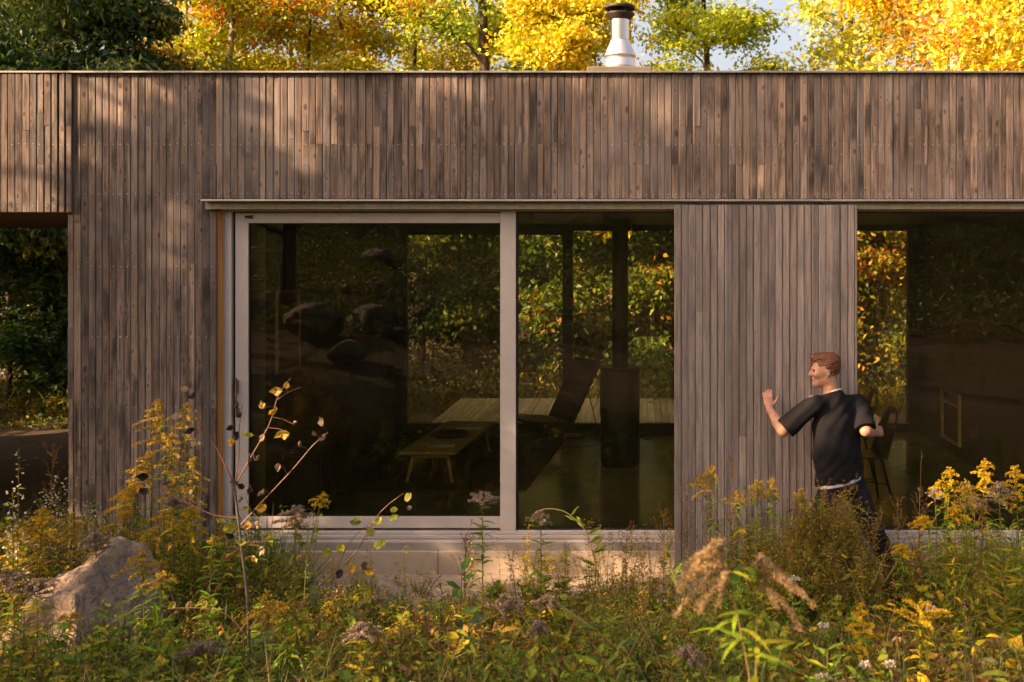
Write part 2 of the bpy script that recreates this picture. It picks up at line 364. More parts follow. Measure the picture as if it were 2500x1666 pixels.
# stepped jamb left of the sliding door
m = MB(); zb, zt = Z(1325), Z(511)
m.box(X(529.5), X(541), .014, .11, zb - .02, zt); m.build('jamb_board', M['jamb'], house)
FY = .06                                                       # frame plane
window = MB()
def xf(px): return X(px, FY)
def zf(py): return Z(py, FY)
for a, b, y in ((535, 549, .03), (549, 557, .05), (557, 567, .042)): window.box(xf(a), xf(b), y, .16, zf(1325), zf(511))
window.box(xf(567), XE, .035, .16, zf(517), zf(511)); window.box(xf(1222), xf(1260), .04, .18, zf(1300), zf(517))
window.box(xf(1260), XE, .05, .16, zf(1305), zf(1294.5))
for a, b, y in ((1296, 1304, .035), (1304, 1312, .025), (1312, 1315.5, .03), (1315.5, 1325, .012)): window.box(xf(567), XE, y, .17, zf(b), zf(a) - .0015)
wf = window.build('window_frame', M['alu'], house); bevel(wf, .003)
gk = MB(); gk.box(xf(567), xf(574), .09, .15, zf(1296), zf(517)); gk.box(xf(574), xf(1222), .10, .14, zf(519), zf(517))
gk.box(xf(1260), xf(1263), .062, .15, zf(1294), zf(517)); gk.box(xf(1263), XE, .062, .15, zf(520), zf(517)); gk.box(xf(1263), XE, .062, .15, zf(1294.5), zf(1292))
gk.build('window_gasket', M['alu_dk'], wf)
p = MB(); p.box(xf(1263), XE, .10, .112, zf(1292), zf(520)); p.build('window_pane', M['glass'], wf)
d = MB(); y0, y1 = .062, .11
d.box(xf(574), xf(606), y0, y1, zf(1290), zf(520)); d.box(xf(606), xf(1222) - .002, y0, y1, zf(545), zf(520)); d.box(xf(606), xf(1222) - .002, y0, y1, zf(1290), zf(1262))
door = d.build('sliding_door', M['alu'], house); bevel(door, .003)
g = MB(); g.box(xf(606), xf(608.5), y0 + .012, y1 - .01, zf(1262), zf(545)); g.box(xf(608.5), xf(1222), y0 + .012, y1 - .01, zf(547), zf(545)); g.box(xf(608.5), xf(1222), y0 + .012, y1 - .01, zf(1262), zf(1260)); g.build('door_gasket', M['alu_dk'], door)
g = MB(); g.box(xf(608.5), xf(1222), .084, .094, zf(1260), zf(547)); g.build('door_pane', M['door_glass'], door)
h = MB(); h.box(xf(577), xf(583), .040, .061, zf(960), zf(928)); h.box(xf(578), xf(582), .02, .04, zf(1015), zf(922)); h.box(xf(576), xf(585), .045, .061, zf(1018), zf(995))
bevel(h.build('door_handle', M['bronze'], door), .004)
s = MB(); s.box(xf(598), xf(608), .052, .0615, zf(533), zf(527)); s.box(xf(608), xf(617), .046, .0615, zf(534), zf(526)); bevel(s.build('door_catch', M['alu_dk'], door), .003)
# sill and step
m = MB(); m.box(X(545), XE, .0, .18, Z(1347), Z(1325) - .002); m.build('concrete_sill', M['concrete'], house)
m = MB(); xj = X(1071)
for a, b, y in ((X(545), xj - .002, -.03), (xj + .001, X(1900), -.027), (X(1900) + .003, XE, -.03)): m.box(a, b, y, .18, -.34, Z(1347.5, -.03))
bevel(m.build('step_board', M['step'], house), .004)
# sliding shutter
px0, px1, PY = 1646, 2094, -.135
m = MB(); slats(m, X(px0, PY), X(px1, PY), lambda x: Z(1385, PY), lambda x: Z(501, PY), PY, 21, (), face_gap=.0032)
sh = m.build('sliding_shutter', [M['panel_slat'], M['nail']], house)
m = MB(); m.box(X(px0, PY) + .004, X(px1, PY) - .006, PY + .018, PY + .055, Z(1385, PY) + .004, Z(501, PY) - .004); m.build('shutter_backing', M['panel_slat'], sh)
for px in (1720, 2020):
    m = MB(); m.box(X(px, PY) - .03, X(px, PY) + .03, PY + .025, PY + .05, Z(502, PY) - .004, Z(496, PY) + .03); m.build('shutter_roller', M['wire'], sh)

# inside shell
LX, BY = -3.0, 4.6
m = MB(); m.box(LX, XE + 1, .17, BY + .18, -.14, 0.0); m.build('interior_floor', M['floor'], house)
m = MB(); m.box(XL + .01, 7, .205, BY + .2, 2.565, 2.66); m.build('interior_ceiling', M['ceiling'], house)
m = MB(); m.box(LX - .12, LX, .21, BY + .18, 0, 2.56); iw = m.build('interior_wall', M['inwall'], house)
m = MB(); m.box(XL + .01, XL + .1, .21, BY + .18, -.3, 2.56); m.box(XL + .1, LX - .12, BY + .0, BY + .18, -.3, 2.56); m.build('outer_wall', M['slat_back'], house)
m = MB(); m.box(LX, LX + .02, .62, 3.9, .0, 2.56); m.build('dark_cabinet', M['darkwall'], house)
for nm, z in (('light_switch', 1.12), ('wall_socket', .38)): sw = MB(); sw.box(LX, LX + .012, .30, .385, z, z + .12); sw.build(nm, M['inwall'], iw)
XA, XB = at(990, 0, BY)[0], at(2218, 0, BY)[0]; XM0, XM1 = at(1373, 0, BY)[0], at(1398, 0, BY)[0]; HB = at(0, 563, BY)[1]
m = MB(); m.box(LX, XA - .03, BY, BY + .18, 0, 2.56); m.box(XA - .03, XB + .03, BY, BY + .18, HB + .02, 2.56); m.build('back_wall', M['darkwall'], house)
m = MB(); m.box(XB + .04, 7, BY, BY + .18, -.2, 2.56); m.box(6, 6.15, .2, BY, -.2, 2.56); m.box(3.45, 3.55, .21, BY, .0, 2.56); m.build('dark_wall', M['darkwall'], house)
m = MB(); m.box(XA - .03, XB + .04, BY + .02, BY + .12, .0, .10); m.box(XA - .03, XB + .04, BY + .02, BY + .12, HB - .005, HB + .02); m.box(XA - .03, XA + .01, BY + .02, BY + .12, .1, HB - .005); m.box(XB, XB + .04, BY + .02, BY + .12, .1, HB - .005)
m.box(XM0, XM1, BY + .0, BY + .13, .1, HB - .005); m.box(XA + .01, XM0, BY + .04, BY + .1, HB - .055, HB - .005)
bf = m.build('back_window_frame', M['alu_dk'], house)
m = MB(); m.box(XA + .01, XM0, BY + .06, BY + .07, .1, HB - .055); m.box(XM1, XB, BY + .06, BY + .07, .1, HB - .005); m.build('back_window_pane', M['glass2'], bf)
# breezeway soffit and its boards
m = MB()
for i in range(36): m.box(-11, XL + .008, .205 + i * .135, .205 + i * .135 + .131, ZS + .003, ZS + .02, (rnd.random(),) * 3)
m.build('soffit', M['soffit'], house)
# deck behind
deck = empty('wooden_deck', (0, 6.2, -.3), 'pale weathered plank deck behind the house seen through the glass', 'deck')
m = MB(); x = at(1018, 0, BY)[0]
DX1 = at(2198, 0, BY)[0] + .05; DY1 = 7.75
while x < DX1: m.box(x, x + .088, BY + .2, DY1 + rnd.uniform(-.01, .01), -.055, -.025, (rnd.random(),) * 3); x += .0955
m.build('deck_planks', M['deck'], deck)
m = MB(); m.box(at(1018, 0, BY)[0] + .03, DX1 - .03, DY1 - .15, DY1 - .06, -.32, -.057); m.box(at(1018, 0, BY)[0] + .03, DX1 - .03, BY + .25, BY + .34, -.32, -.057); m.build('deck_joist', M['deck'], deck)
# ------------------------------------------------------------------ things inside the rooms
def table_leg(p, q, r0, r1, parent, mat, name='leg'):
    m = MB(); m.tube([p, q], [r0, r1], 10); m.build(name, mat, parent)
ct = empty('coffee_table', (-1.97, 2.6, 0), 'low oblong oak coffee table with splayed legs inside the sliding door', 'coffee table')
m = MB(); c4 = [(-2.28, 1.70), (-1.735, 1.68), (-1.61, 3.46), (-2.16, 3.48)]; zt0, zt1 = .292, .322
V = [(x, y, z) for z in (zt0, zt1) for x, y in c4]; m.add(V, [(3, 2, 1, 0), (4, 5, 6, 7), (0, 1, 5, 4), (1, 2, 6, 5), (2, 3, 7, 6), (3, 0, 4, 7)]); bevel(m.build('table_top', M['oak'], ct), .006)
for (x, y), (dx, dy) in zip(c4, ((.12, .10), (-.10, .10), (-.10, -.14), (.12, -.14))): table_leg((x + dx * .45, y + dy * .9, 0.0), (x + dx, y + dy * 1.1, .292), .014, .021, ct, M['oak'])
for p_, q_ in (((-2.14, 1.80, .268), (-1.84, 1.79, .268)), ((-2.03, 3.34, .268), (-1.73, 3.33, .268))): m = MB(); m.bar(p_, q_, .03, .045); m.build('apron', M['oak'], ct)
bk = MB(); z0 = .3225
def book(cx_, cy_, w, d, h, rot, label, col=None):
    e = empty('book', (cx_, cy_, .3225), label, 'book'); a = Matrix.Rotation(rot, 3, 'Z')
    for nm, mt, g, za, zb_ in (('cover', 'paper', 0, h - .003, h), ('pages', 'paper', .006, .003, h - .003), ('cover', 'paper', 0, 0, .003)):
        m = MB(); w2, d2 = w / 2 - g, d / 2 - g; V = [tuple(Vector((cx_, cy_, .3225)) + a @ Vector((sx * w2, sy * d2, z))) for z in (za, zb_) for sx, sy in ((-1, -1), (1, -1), (1, 1), (-1, 1))]
        m.add(V, [(3, 2, 1, 0), (4, 5, 6, 7), (0, 1, 5, 4), (1, 2, 6, 5), (2, 3, 7, 6), (3, 0, 4, 7)]); m.build(nm, M[mt], e)
book(-1.93, 2.02, .26, .20, .022, .12, 'white book lying near the front end of the coffee table'); book(-1.82, 3.05, .30, .24, .02, .1, 'open pale book at the far end of the coffee table')
m = MB(); m.lathe([(.0, .326), (.17, .326), (.195, .345), (.20, .362), (.192, .362), (.17, .336), (.0, .332)], (-1.95, 2.52), 40); tag(m.build('round_tray', M['black'], None, (-1.95, 2.52, .3225)), 'dark round tray in the middle of the coffee table', 'tray')
m = MB(); V = [(-2.93, 1.48, .004), (-1.05, 1.50, .004), (-.86, 4.2, .004), (-2.93, 4.2, .004)]; V += [(a, b, .014) for a, b, c in V]; m.add(V, [(4, 5, 6, 7), (0, 1, 5, 4), (1, 2, 6, 5), (2, 3, 7, 6), (3, 0, 4, 7)]); tag(m.build('rug', M['rug'], None, (-1.9, 2.8, 0)), 'large dark rug under the coffee table', 'rug')
# lounge chair
lc = empty('lounge_chair', (-1.0, 3.7, 0), 'dark reclined lounge chair on thin wire legs beside the stove', 'lounge chair')
fo = Vector((-.86, -.51, 0)); la = Vector((.51, -.86, 0)); o0 = Vector((-.93, 3.82, 0))
def lp(f, l, z): return o0 + fo * f + la * l + Vector((0, 0, z))
def sling(prof, name, half=.29, th=.03):
    m = MB(); n = len(prof); V = []
    for k, (f, z) in enumerate(prof):
        a = prof[max(k - 1, 0)]; b = prof[min(k + 1, n - 1)]; t_ = Vector((b[0] - a[0], b[1] - a[1])).normalized(); nn = Vector((-t_.y, t_.x)); bul = .008 * (1 if k % 2 else 0)
        for l, s in ((-half, 0), (half, 0), (half, 1), (-half, 1)): V.append(tuple(lp(f + nn.x * (th * s + bul * (2 * s - 1)), l, z + nn.y * (th * s + bul * (2 * s - 1)))))
    F_ = [(0, 1, 2, 3), (4 * n - 1, 4 * n - 2, 4 * n - 3, 4 * n - 4)]
    for k in range(n - 1):
        i = 4 * k; F_ += [(i, i + 4, i + 5, i + 1), (i + 1, i + 5, i + 6, i + 2), (i + 2, i + 6, i + 7, i + 3), (i + 3, i + 7, i + 4, i)]
    m.add(V, F_); return m.build(name, M['leather'], lc)
sling([(-.02 - .36 * q, .29 + .68 * q) for q in np.linspace(0, 1, 15)], 'backrest'); sling([(.56 - .56 * q, .36 - .07 * math.sin(q * 1.8)) for q in np.linspace(0, 1, 11)], 'seat')
for l in (-.30, .30):
    m = MB(); m.tube([lp(-.37, l, .97), lp(-.02, l, .285), lp(.56, l, .35)], .008, 8); m.build('side_frame', M['wire'], lc)
    m = MB(); m.tube([lp(-.22, l, .66), lp(-.40, l, .01), lp(.42, l * .9, .01), lp(.30, l, .30)], .006, 8); m.build('wire_leg', M['wire'], lc)
    m = MB(); m.tube([lp(.1, l, .30), lp(-.40, l, .02)], .005, 6); m.build('brace', M['wire'], lc)
m = MB(); m.tube([lp(-.40, -.30, .012), lp(-.40, .30, .012)], .005, 6); m.build('cross_wire', M['wire'], lc)
# stove
sx_, sy_ = cx, cyy
ws = empty('wood_stove', (sx_, sy_, 0), 'tall black cylindrical wood stove with a pipe to the ceiling', 'stove')
m = MB(); m.lathe([(.0, .001), (.19, .001), (.20, .02), (.205, .03), (.205, .985), (.20, .99), (.0, .99)], (sx_, sy_), 56); m.build('body', M['black'], ws)
m = MB(); m.lathe([(.0, .992), (.208, .992), (.212, .996), (.212, 1.012), (.206, 1.018), (.0, 1.018)], (sx_, sy_), 56); m.build('top_plate', M['leather'], ws)
m = MB(); m.lathe([(.084, 1.019), (.084, 2.46)], (sx_, sy_), 36); m.lathe([(.086, 1.30), (.087, 1.31), (.086, 1.32)], (sx_, sy_), 36); m.build('flue_pipe', M['black'], ws)
m = MB(); m.lathe([(.0845, 2.44), (.118, 2.442), (.118, 2.564)], (sx_, sy_), 36); m.build('ceiling_collar', M['black'], ws)
m = MB(); th = np.linspace(2.6, 3.9, 14); V = [(sx_ + r_ * math.cos(a), sy_ + r_ * math.sin(a), z) for z in (.52, .95) for r_ in (.2055, .212) for a in th]; n = 14
m.add(V, [(n + i, n + i + 1, 3 * n + i + 1, 3 * n + i) for i in range(n - 1)] + [(i, n + i, n + i + 1, i + 1)[::-1] for i in range(n - 1)] + [(2 * n + i, 2 * n + i + 1, 3 * n + i + 1, 3 * n + i) for i in range(n - 1)] + [(0, n, 3 * n, 2 * n), (n - 1, 3 * n - 1, 4 * n - 1, 2 * n - 1)]); m.build('fire_door', M['alu_dk'], ws)
m = MB(); m.tube([(sx_ - .16, sy_ - .15, .60), (sx_ - .19, sy_ - .18, .64), (sx_ - .19, sy_ - .18, .80), (sx_ - .16, sy_ - .15, .84)], .008, 8); m.build('door_handle', M['wire'], ws)
# dining set
def dining_chair(x, y, rot, label):
    e = empty('dining_chair', (x, y, 0), label, 'chair', 'dining chairs'); a = Matrix.Rotation(rot, 3, 'Z')
    def L(f, l, z): return tuple(Vector((x, y, 0)) + a @ Vector((f, l, z)))
    def shell(prof, nm, ws_, th=.012, hole=False):
        m = MB(); n = len(prof); nl = 9; V = []
        for s in (0, 1):
            for (f, z, w_, cup) in prof:
                for j in range(nl):
                    u = j / (nl - 1) * 2 - 1; V.append(L(f + cup * u * u + (th * .7 if s else 0), u * w_, z - (th * .7 if s else 0) + cup * .5 * u * u))
        F_ = []; N = n * nl
        for s in (0, 1):
            for i in range(n - 1):
                for j in range(nl - 1):
                    if hole and n - 4 <= i <= n - 3 and 2 <= j <= nl - 4: continue
                    q = (s * N + i * nl + j, s * N + i * nl + j + 1, s * N + (i + 1) * nl + j + 1, s * N + (i + 1) * nl + j); F_.append(q if s else q[::-1])
        for i in range(n - 1):
            for j in (0, nl - 1): F_.append((i * nl + j, (i + 1) * nl + j, N + (i + 1) * nl + j, N + i * nl + j))
        for j in range(nl - 1): F_.append((j, j + 1, N + j + 1, N + j)); F_.append(((n - 1) * nl + j, N + (n - 1) * nl + j, N + (n - 1) * nl + j + 1, (n - 1) * nl + j + 1))
        m.add(V, F_, smooth=True); return m.build(nm, M['plastic'], e)
    shell([(-.22, .430, .17, 0), (-.18, .445, .20, .0), (-.05, .435, .21, .01), (.08, .43, .21, .015), (.17, .45, .20, -.02)], 'seat', 0)
    shell([(.172, .452, .195, -.045), (.20, .50, .20, -.06), (.225, .58, .195, -.055), (.245, .66, .185, -.05), (.262, .74, .17, -.04), (.275, .80, .15, -.03), (.282, .845, .11, -.02)], 'backrest', 0, hole=True)
    for f, l in ((-.15, .15), (-.15, -.15), (.14, .15), (.14, -.15)): table_leg(L(f * 1.45, l * 1.3, 0), L(f * .8, l * .8, .432), .010, .013, e, M['plastic'])
    m = MB(); m.tube([L(-.175, .17, .2), L(.165, -.17, .2)], .005, 6); m.build('stretcher', M['wire'], e); m = MB(); m.tube([L(-.175, -.17, .2), L(.165, .17, .2)], .005, 6); m.build('stretcher', M['wire'], e)
dining_chair(1.98, 1.0, 0.12, 'nearer black moulded dining chair right of the person'); dining_chair(2.10, 2.25, 0.05, 'farther black dining chair partly hidden behind the shoulder of the person')
dt = empty('dining_table', (1.3, 1.7, 0), 'wooden dining table hidden behind the shutter and the person', 'dining table')
m = MB(); m.box(.75, 1.90, .75, 2.75, .715, .745); bevel(m.build('table_top', M['oak'], dt), .004)
for y in (.85, 2.60): m = MB(); m.box(.95, 1.93 if y < 1 else 1.8, y, y + .045, 0, .714); bevel(m.build('slab_leg', M['oak'], dt), .003)
# framed panel on the left wall, dark sideboard, pale frame on the right wall
pf = empty('picture_frame', (LX + .03, .65, 1.55), 'dim framed picture on the left inside wall behind the sliding door', 'picture'); m = MB(); x0 = LX + .021
for a, b, c_, d_ in ((.37, .94, 1.87, 1.895), (.37, .94, 1.21, 1.235), (.37, .395, 1.235, 1.87), (.915, .94, 1.235, 1.87)): m.box(x0, x0 + .025, a, b, c_, d_)
m.build('frame', M['oak'], pf); m = MB(); m.box(x0 + .002, x0 + .012, .395, .915, 1.235, 1.87); m.build('picture', M['inwall'], pf)
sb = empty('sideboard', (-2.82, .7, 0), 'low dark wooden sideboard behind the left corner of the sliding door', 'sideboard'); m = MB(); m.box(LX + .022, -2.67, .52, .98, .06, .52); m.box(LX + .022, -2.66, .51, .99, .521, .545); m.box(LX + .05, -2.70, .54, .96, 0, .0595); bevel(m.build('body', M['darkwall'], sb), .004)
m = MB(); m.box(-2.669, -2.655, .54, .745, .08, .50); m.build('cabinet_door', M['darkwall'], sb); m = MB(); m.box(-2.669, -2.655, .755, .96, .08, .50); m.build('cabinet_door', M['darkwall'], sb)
wfm = MB(); xr = 3.449
for a, b, c_, d_ in ((2.94, 3.60, .66, .69), (2.94, 3.60, .13, .16), (2.94, 2.975, .16, .66), (3.565, 3.60, .16, .66), (2.975, 3.565, .54, .565)): wfm.box(xr - .03, xr, a, b, c_, d_)
o = wfm.build('wooden_frame', M['oak'], None, (xr, 3.27, .4)); tag(o, 'small pale open wooden frame with one cross rail low on the dark right wall', 'shelf')  # one flat empty frame against the wall
# ------------------------------------------------------------------ foliage tools
def unit(v): return v / (np.linalg.norm(v, axis=-1, keepdims=True) + 1e-9)
def leaf_quads(m, P, size, cols, up=.5, aspect=.62, droop=.0, mi=0, r=rng, D=None):
    """one folded rhombic leaf (two triangles pairs) at every point of P"""
    n = len(P)
    if n == 0: return
    nrm = unit(r.normal(size=(n, 3)) * (1 - up) + np.array([0, 0, 1.]) * up)
    d = unit(np.cross(nrm, r.normal(size=(n, 3)))) if D is None else unit(D)
    if D is not None: nrm = unit(nrm - (nrm * d).sum(1, keepdims=True) * d)
    d = unit(d - np.array([0, 0, droop])); s = np.cross(nrm, d); s = unit(s); L = (size * r.uniform(.65, 1.3, n))[:, None]; W = L * aspect * .5
    a = P; b = P + d * L; c = P + d * L * .45; k = nrm * L * .10
    V = np.stack([a, c + s * W + k, b, c - s * W + k], 1).reshape(-1, 3)
    i = np.arange(n)[:, None] * 4
    m.add(V, i + np.array([[0, 1, 2, 3]]), cols, mi)
def pal_cols(pal, n, r=rng, clump=None, var=.22):
    """colours for n leaves out of a list of (weight, rgb); clump gives leaves of one twig a common choice"""
    wt = np.array([p[0] for p in pal], float); cs = np.array([p[1] for p in pal], float)
    u = r.random(n) if clump is None else np.clip(clump + r.normal(0, .13, n), 0, .9999)
    ix = np.searchsorted(np.cumsum(wt) / wt.sum(), u); ix = np.clip(ix, 0, len(pal) - 1)
    return cs[ix] * r.uniform(1 - var, 1 + var, (n, 1)) * r.uniform(.93, 1.07, (n, 3))
GREEN = [(4, (.055, .115, .018)), (3, (.10, .16, .02)), (1, (.20, .20, .02))]
YGREEN = [(3, (.28, .35, .04)), (4, (.50, .48, .04)), (2, (.66, .52, .04)), (1, (.60, .30, .04))]
GOLD = [(3, (.46, .50, .05)), (5, (.74, .62, .07)), (2.5, (.78, .54, .07)), (1.5, (.72, .30, .06))]
ORANGE = [(2, (.30, .30, .03)), (3, (.60, .43, .03)), (3, (.66, .29, .035)), (2, (.52, .13, .03))]
DARKG = [(4, (.035, .085, .020)), (3, (.065, .125, .025)), (1, (.13, .16, .03))]
LIME = [(3, (.24, .36, .04)), (4, (.44, .52, .045)), (2, (.62, .58, .05)), (.6, (.60, .34, .04))]
RED = [(2, (.22, .24, .03)), (2, (.46, .36, .03)), (3, (.58, .20, .03)), (2, (.45, .09, .03))]
MIXG = [(4, (.07, .13, .02)), (3, (.14, .21, .03)), (2, (.30, .34, .04)), (.5, (.50, .22, .04))]
MIXO = [(3, (.12, .16, .03)), (3, (.30, .30, .04)), (3, (.50, .38, .05)), (1.6, (.55, .20, .04))]
def tree(x, y, H, Rc, zc0, pal, nleaf, size, seed, label, name='maple_tree', cat='tree', bark='bark', rt=.11, lean=(0, 0), up=.55, droop=.25, group=None, aspect=.62, limbs=16, reject=None, tint=1.0, conic=.55, trunkto=.93, zmin=None, kind=None, mb=None):
    r = np.random.default_rng(seed); z0 = float(gz(x, y)) - .05
    if mb is None: nleaf = int(nleaf * 2.5); size *= 1.2
    k = 9; tt = np.linspace(0, 1, k)
    wob = np.cumsum(r.normal(0, .035 * H / 8, (k, 2)), 0); wob -= wob[0]
    tr = np.stack([x + lean[0] * tt * H + wob[:, 0], y + lean[1] * tt * H + wob[:, 1], z0 + tt * H * trunkto], 1)
    tm = MB(); lm = MB() if mb is None else mb
    tm.tube(tr, rt * (1 - tt * .85), 8, (.5, .5, .5))
    LP, LC = [], []
    def along(f): return np.array([np.interp(f, tt, tr[:, i]) for i in range(3)])
    for i in range(limbs):
        f = zc0 + (1 - zc0) * ((i + r.random()) / limbs) ** .9; f = min(f, .98)
        b = along(f); az = i * 2.4 + r.normal(0, .5); hh = (f - zc0) / (1 - zc0)
        L = Rc * (1 - conic * hh) * (.6 + .4 * min(1, hh * 4 + .4)) * r.uniform(.75, 1.15); el = r.uniform(.12, .75) + hh * .35
        d = np.array([math.cos(az) * math.cos(el), math.sin(az) * math.cos(el), math.sin(el)])
        q = np.linspace(0, 1, 6)[:, None]; sag = np.array([0, 0, -1.]) * L * .22 * q ** 2
        br = b + d * L * q + sag + np.cumsum(r.normal(0, .03 * L, (6, 3)), 0) * (q > 0)
        rb = max(.012, rt * (1 - f * .8) * .42); tm.tube(br, rb * (1 - q[:, 0] * .8), 5, (.5, .5, .5), cap=False)
        for s in range(7):
            g = .3 + .7 * (s + r.random()) / 7; bb = np.array([np.interp(g, q[:, 0], br[:, c]) for c in range(3)])
            d2 = unit(d * .6 + r.normal(0, .55, 3) * np.array([1, 1, .55])); L2 = L * r.uniform(.22, .45) * (1.15 - .3 * g)
            q2 = np.linspace(0, 1, 4)[:, None]; tw = bb + d2 * L2 * q2 - np.array([0, 0, 1.]) * L2 * .18 * q2 ** 2
            tm.tube(tw, rb * .35 * (1 - q2[:, 0] * .75), 4, (.5, .5, .5), cap=False)
            LP.append(tw); LC.append(min(.999, max(0, r.normal(.5, .3))))
    nb = len(LP); per = nleaf // nb
    P, cl = [], []
    for tw, c in zip(LP, LC):
        n = int(per * r.uniform(.5, 1.5)); q = r.uniform(.1, 1.08, n)
        p = np.stack([np.interp(q, np.linspace(0, 1, 4), tw[:, k2]) for k2 in range(3)], 1)
        sp = .06 + .17 * np.linalg.norm(tw[-1] - tw[0]) + .05 * Rc
        P.append(p + r.normal(0, 1, (n, 3)) * np.array([sp, sp, sp * .55])); cl.append(np.full(n, c))
    P = np.concatenate(P); cl = np.concatenate(cl)
    if zmin is not None: keep = P[:, 2] > zmin; P, cl = P[keep], cl[keep]
    if reject is not None: keep = ~reject(P, r); P, cl = P[keep], cl[keep]
    leaf_quads(lm, P, size, pal_cols(pal, len(P), r, cl) * tint, up, aspect, droop, 0, r)
    if mb is not None: return tm
    e = empty(name, (x, y, z0), label, cat, group)
    tm.build('trunk', M[bark], e); lm.build('crown', M['leaf'], e); return e
def tx(px, Y): return at(px, 0, Y)[0]
# trees that rise over the roof line
tree(tx(120, 9), 9.0, 8.0, 3.2, .22, DARKG, 15000, .12, 11, 'dark green leafy tree over the far left end of the roof', rt=.13, up=.25, droop=.7, aspect=.42)
tree(tx(300, 8.5), 8.5, 7.2, 1.7, .25, DARKG + [(1, (.26, .22, .02))], 9000, .11, 12, 'smaller dark green tree beside the far left dark tree', rt=.09, up=.25, droop=.7, aspect=.42)
tree(tx(400, 13), 13.0, 12, 2.3, .3, YGREEN, 9000, .085, 13, 'thin pale trunked birch with yellow green leaves behind the dark green trees', 'birch_tree', bark='bark_pale', rt=.06, lean=(.03, 0))
tree(tx(565, 11.5), 11.5, 12, 2.5, .3, RED + YGREEN, 13000, .085, 14, 'tree with red orange leaves and a grey trunk left of centre', bark='bark_pale', rt=.11)
tree(tx(594, 14), 14.0, 13, 2.2, .3, YGREEN, 8000, .085, 15, 'pale slim trunk right behind the red orange tree', 'birch_tree', bark='bark_pale', rt=.09)
tree(tx(700, 12), 12.0, 11, 2.2, .32, YGREEN, 10000, .08, 16, 'yellow tree with thin dark leaning branches above the window door', rt=.06, lean=(.05, 0))
tree(tx(870, 14), 14.0, 12, 2.6, .3, YGREEN + GOLD, 12000, .085, 17, 'gold and orange tree left of the thick dark trunk', rt=.09)
tree(tx(1030, 16), 16.0, 12, 2.6, .3, YGREEN, 9000, .085, 37, 'orange tree half hidden behind the thick dark trunked tree', rt=.10)
tree(tx(1150, 10.5), 10.5, 12.5, 2.9, .3, LIME, 15000, .085, 18, 'large green yellow tree with a thick dark forked trunk', rt=.17, limbs=18)
tree(tx(1355, 9.6), 9.6, 8.0, 1.9, .3, GOLD[:3] + [(1, (.50, .20, .03))], 11000, .085, 19, 'bright yellow maple with slim stems left of the chimney', rt=.05, bark='bark_pale')
tree(tx(1460, 13), 13.0, 8.6, 1.5, .35, GOLD, 6000, .085, 20, 'golden tree directly behind the steel chimney', rt=.07)
tree(tx(1740, 12), 12.0, 11, 1.5, .28, [(3, (.34, .46, .05)), (4, (.52, .60, .06)), (2, (.68, .64, .07))], 13000, .085, 21, 'narrow lime green tree right of the chimney against the sky', rt=.12, conic=.15, limbs=36)
tree(tx(2325, 10), 10.0, 11.5, 3.5, .36, GOLD, 22000, .095, 22, 'big golden orange maple with a pale thick trunk at right', rt=.20, bark='bark_pale', limbs=20, conic=.3, droop=.35, reject=lambda P, r: (P[:, 0] < tx(2030, 10) + .25 * np.sin(P[:, 2] * 5)) & (P[:, 2] < 6.55))
tree(tx(2440, 12.5), 12.5, 12, 2.6, .3, GOLD + ORANGE, 12000, .09, 23, 'orange tree with a dark trunk behind the big golden maple', rt=.17)
# young trees close behind the deck, seen through the rooms
yg = [(1030, 9.2, 'GREEN', 'shady green young tree at the left edge of the rear window'), (1190, 9.8, 'GREEN', 'young green tree seen through the glass above the coffee table'),
      (1330, 9.3, 'GREEN', 'young green tree seen left of the dark window post'), (1450, 9.0, 'MIXG', 'green young maple with lime tips seen left of the stove pipe'),
      (1590, 9.1, 'MIXG', 'green young maple with lime tips seen right of the stove pipe'), (1720, 9.8, 'MIXG', 'young yellow green maple behind the wooden shutter'),
      (1880, 9.2, 'GOLD', 'young golden maple behind the wooden shutter'), (2040, 9.6, 'MIXO', 'young orange maple at the shutter edge'),
      (2150, 9.2, 'MIXO', 'young orange and yellow maple seen right of the person'), (2300, 9.6, 'GOLD', 'young golden maple at the right edge of the rear window')]
for i, (px, Y, pal, lab) in enumerate(yg):
    tree(tx(px, Y), Y, rnd.uniform(4.6, 5.4), 1.35, .06, globals()[pal], 6500, .09, 50 + i, lab, 'young_maple', rt=.035, limbs=18, up=.45, droop=.35, conic=.35, group='young trees behind the deck')
# dark trees beyond the breezeway
tree(tx(20, 8.2), 8.2, 5.2, 1.7, .05, DARKG, 9000, .10, 70, 'dark shaded maple at the left edge seen through the breezeway', 'young_maple', rt=.05, limbs=20, conic=.3)
tree(tx(150, 9.0), 9.0, 5.5, 1.7, .05, DARKG, 9000, .10, 71, 'dark shaded maple beside the slatted wall end seen through the breezeway', 'young_maple', rt=.06, limbs=20, conic=.3)
tree(tx(60, 11.0), 11.0, 6.5, 2.0, .05, DARKG + [(1, (.35, .26, .02))], 8000, .10, 72, 'dark maple with a few yellow leaves deep beyond the breezeway', 'young_maple', rt=.06, limbs=20, conic=.3)
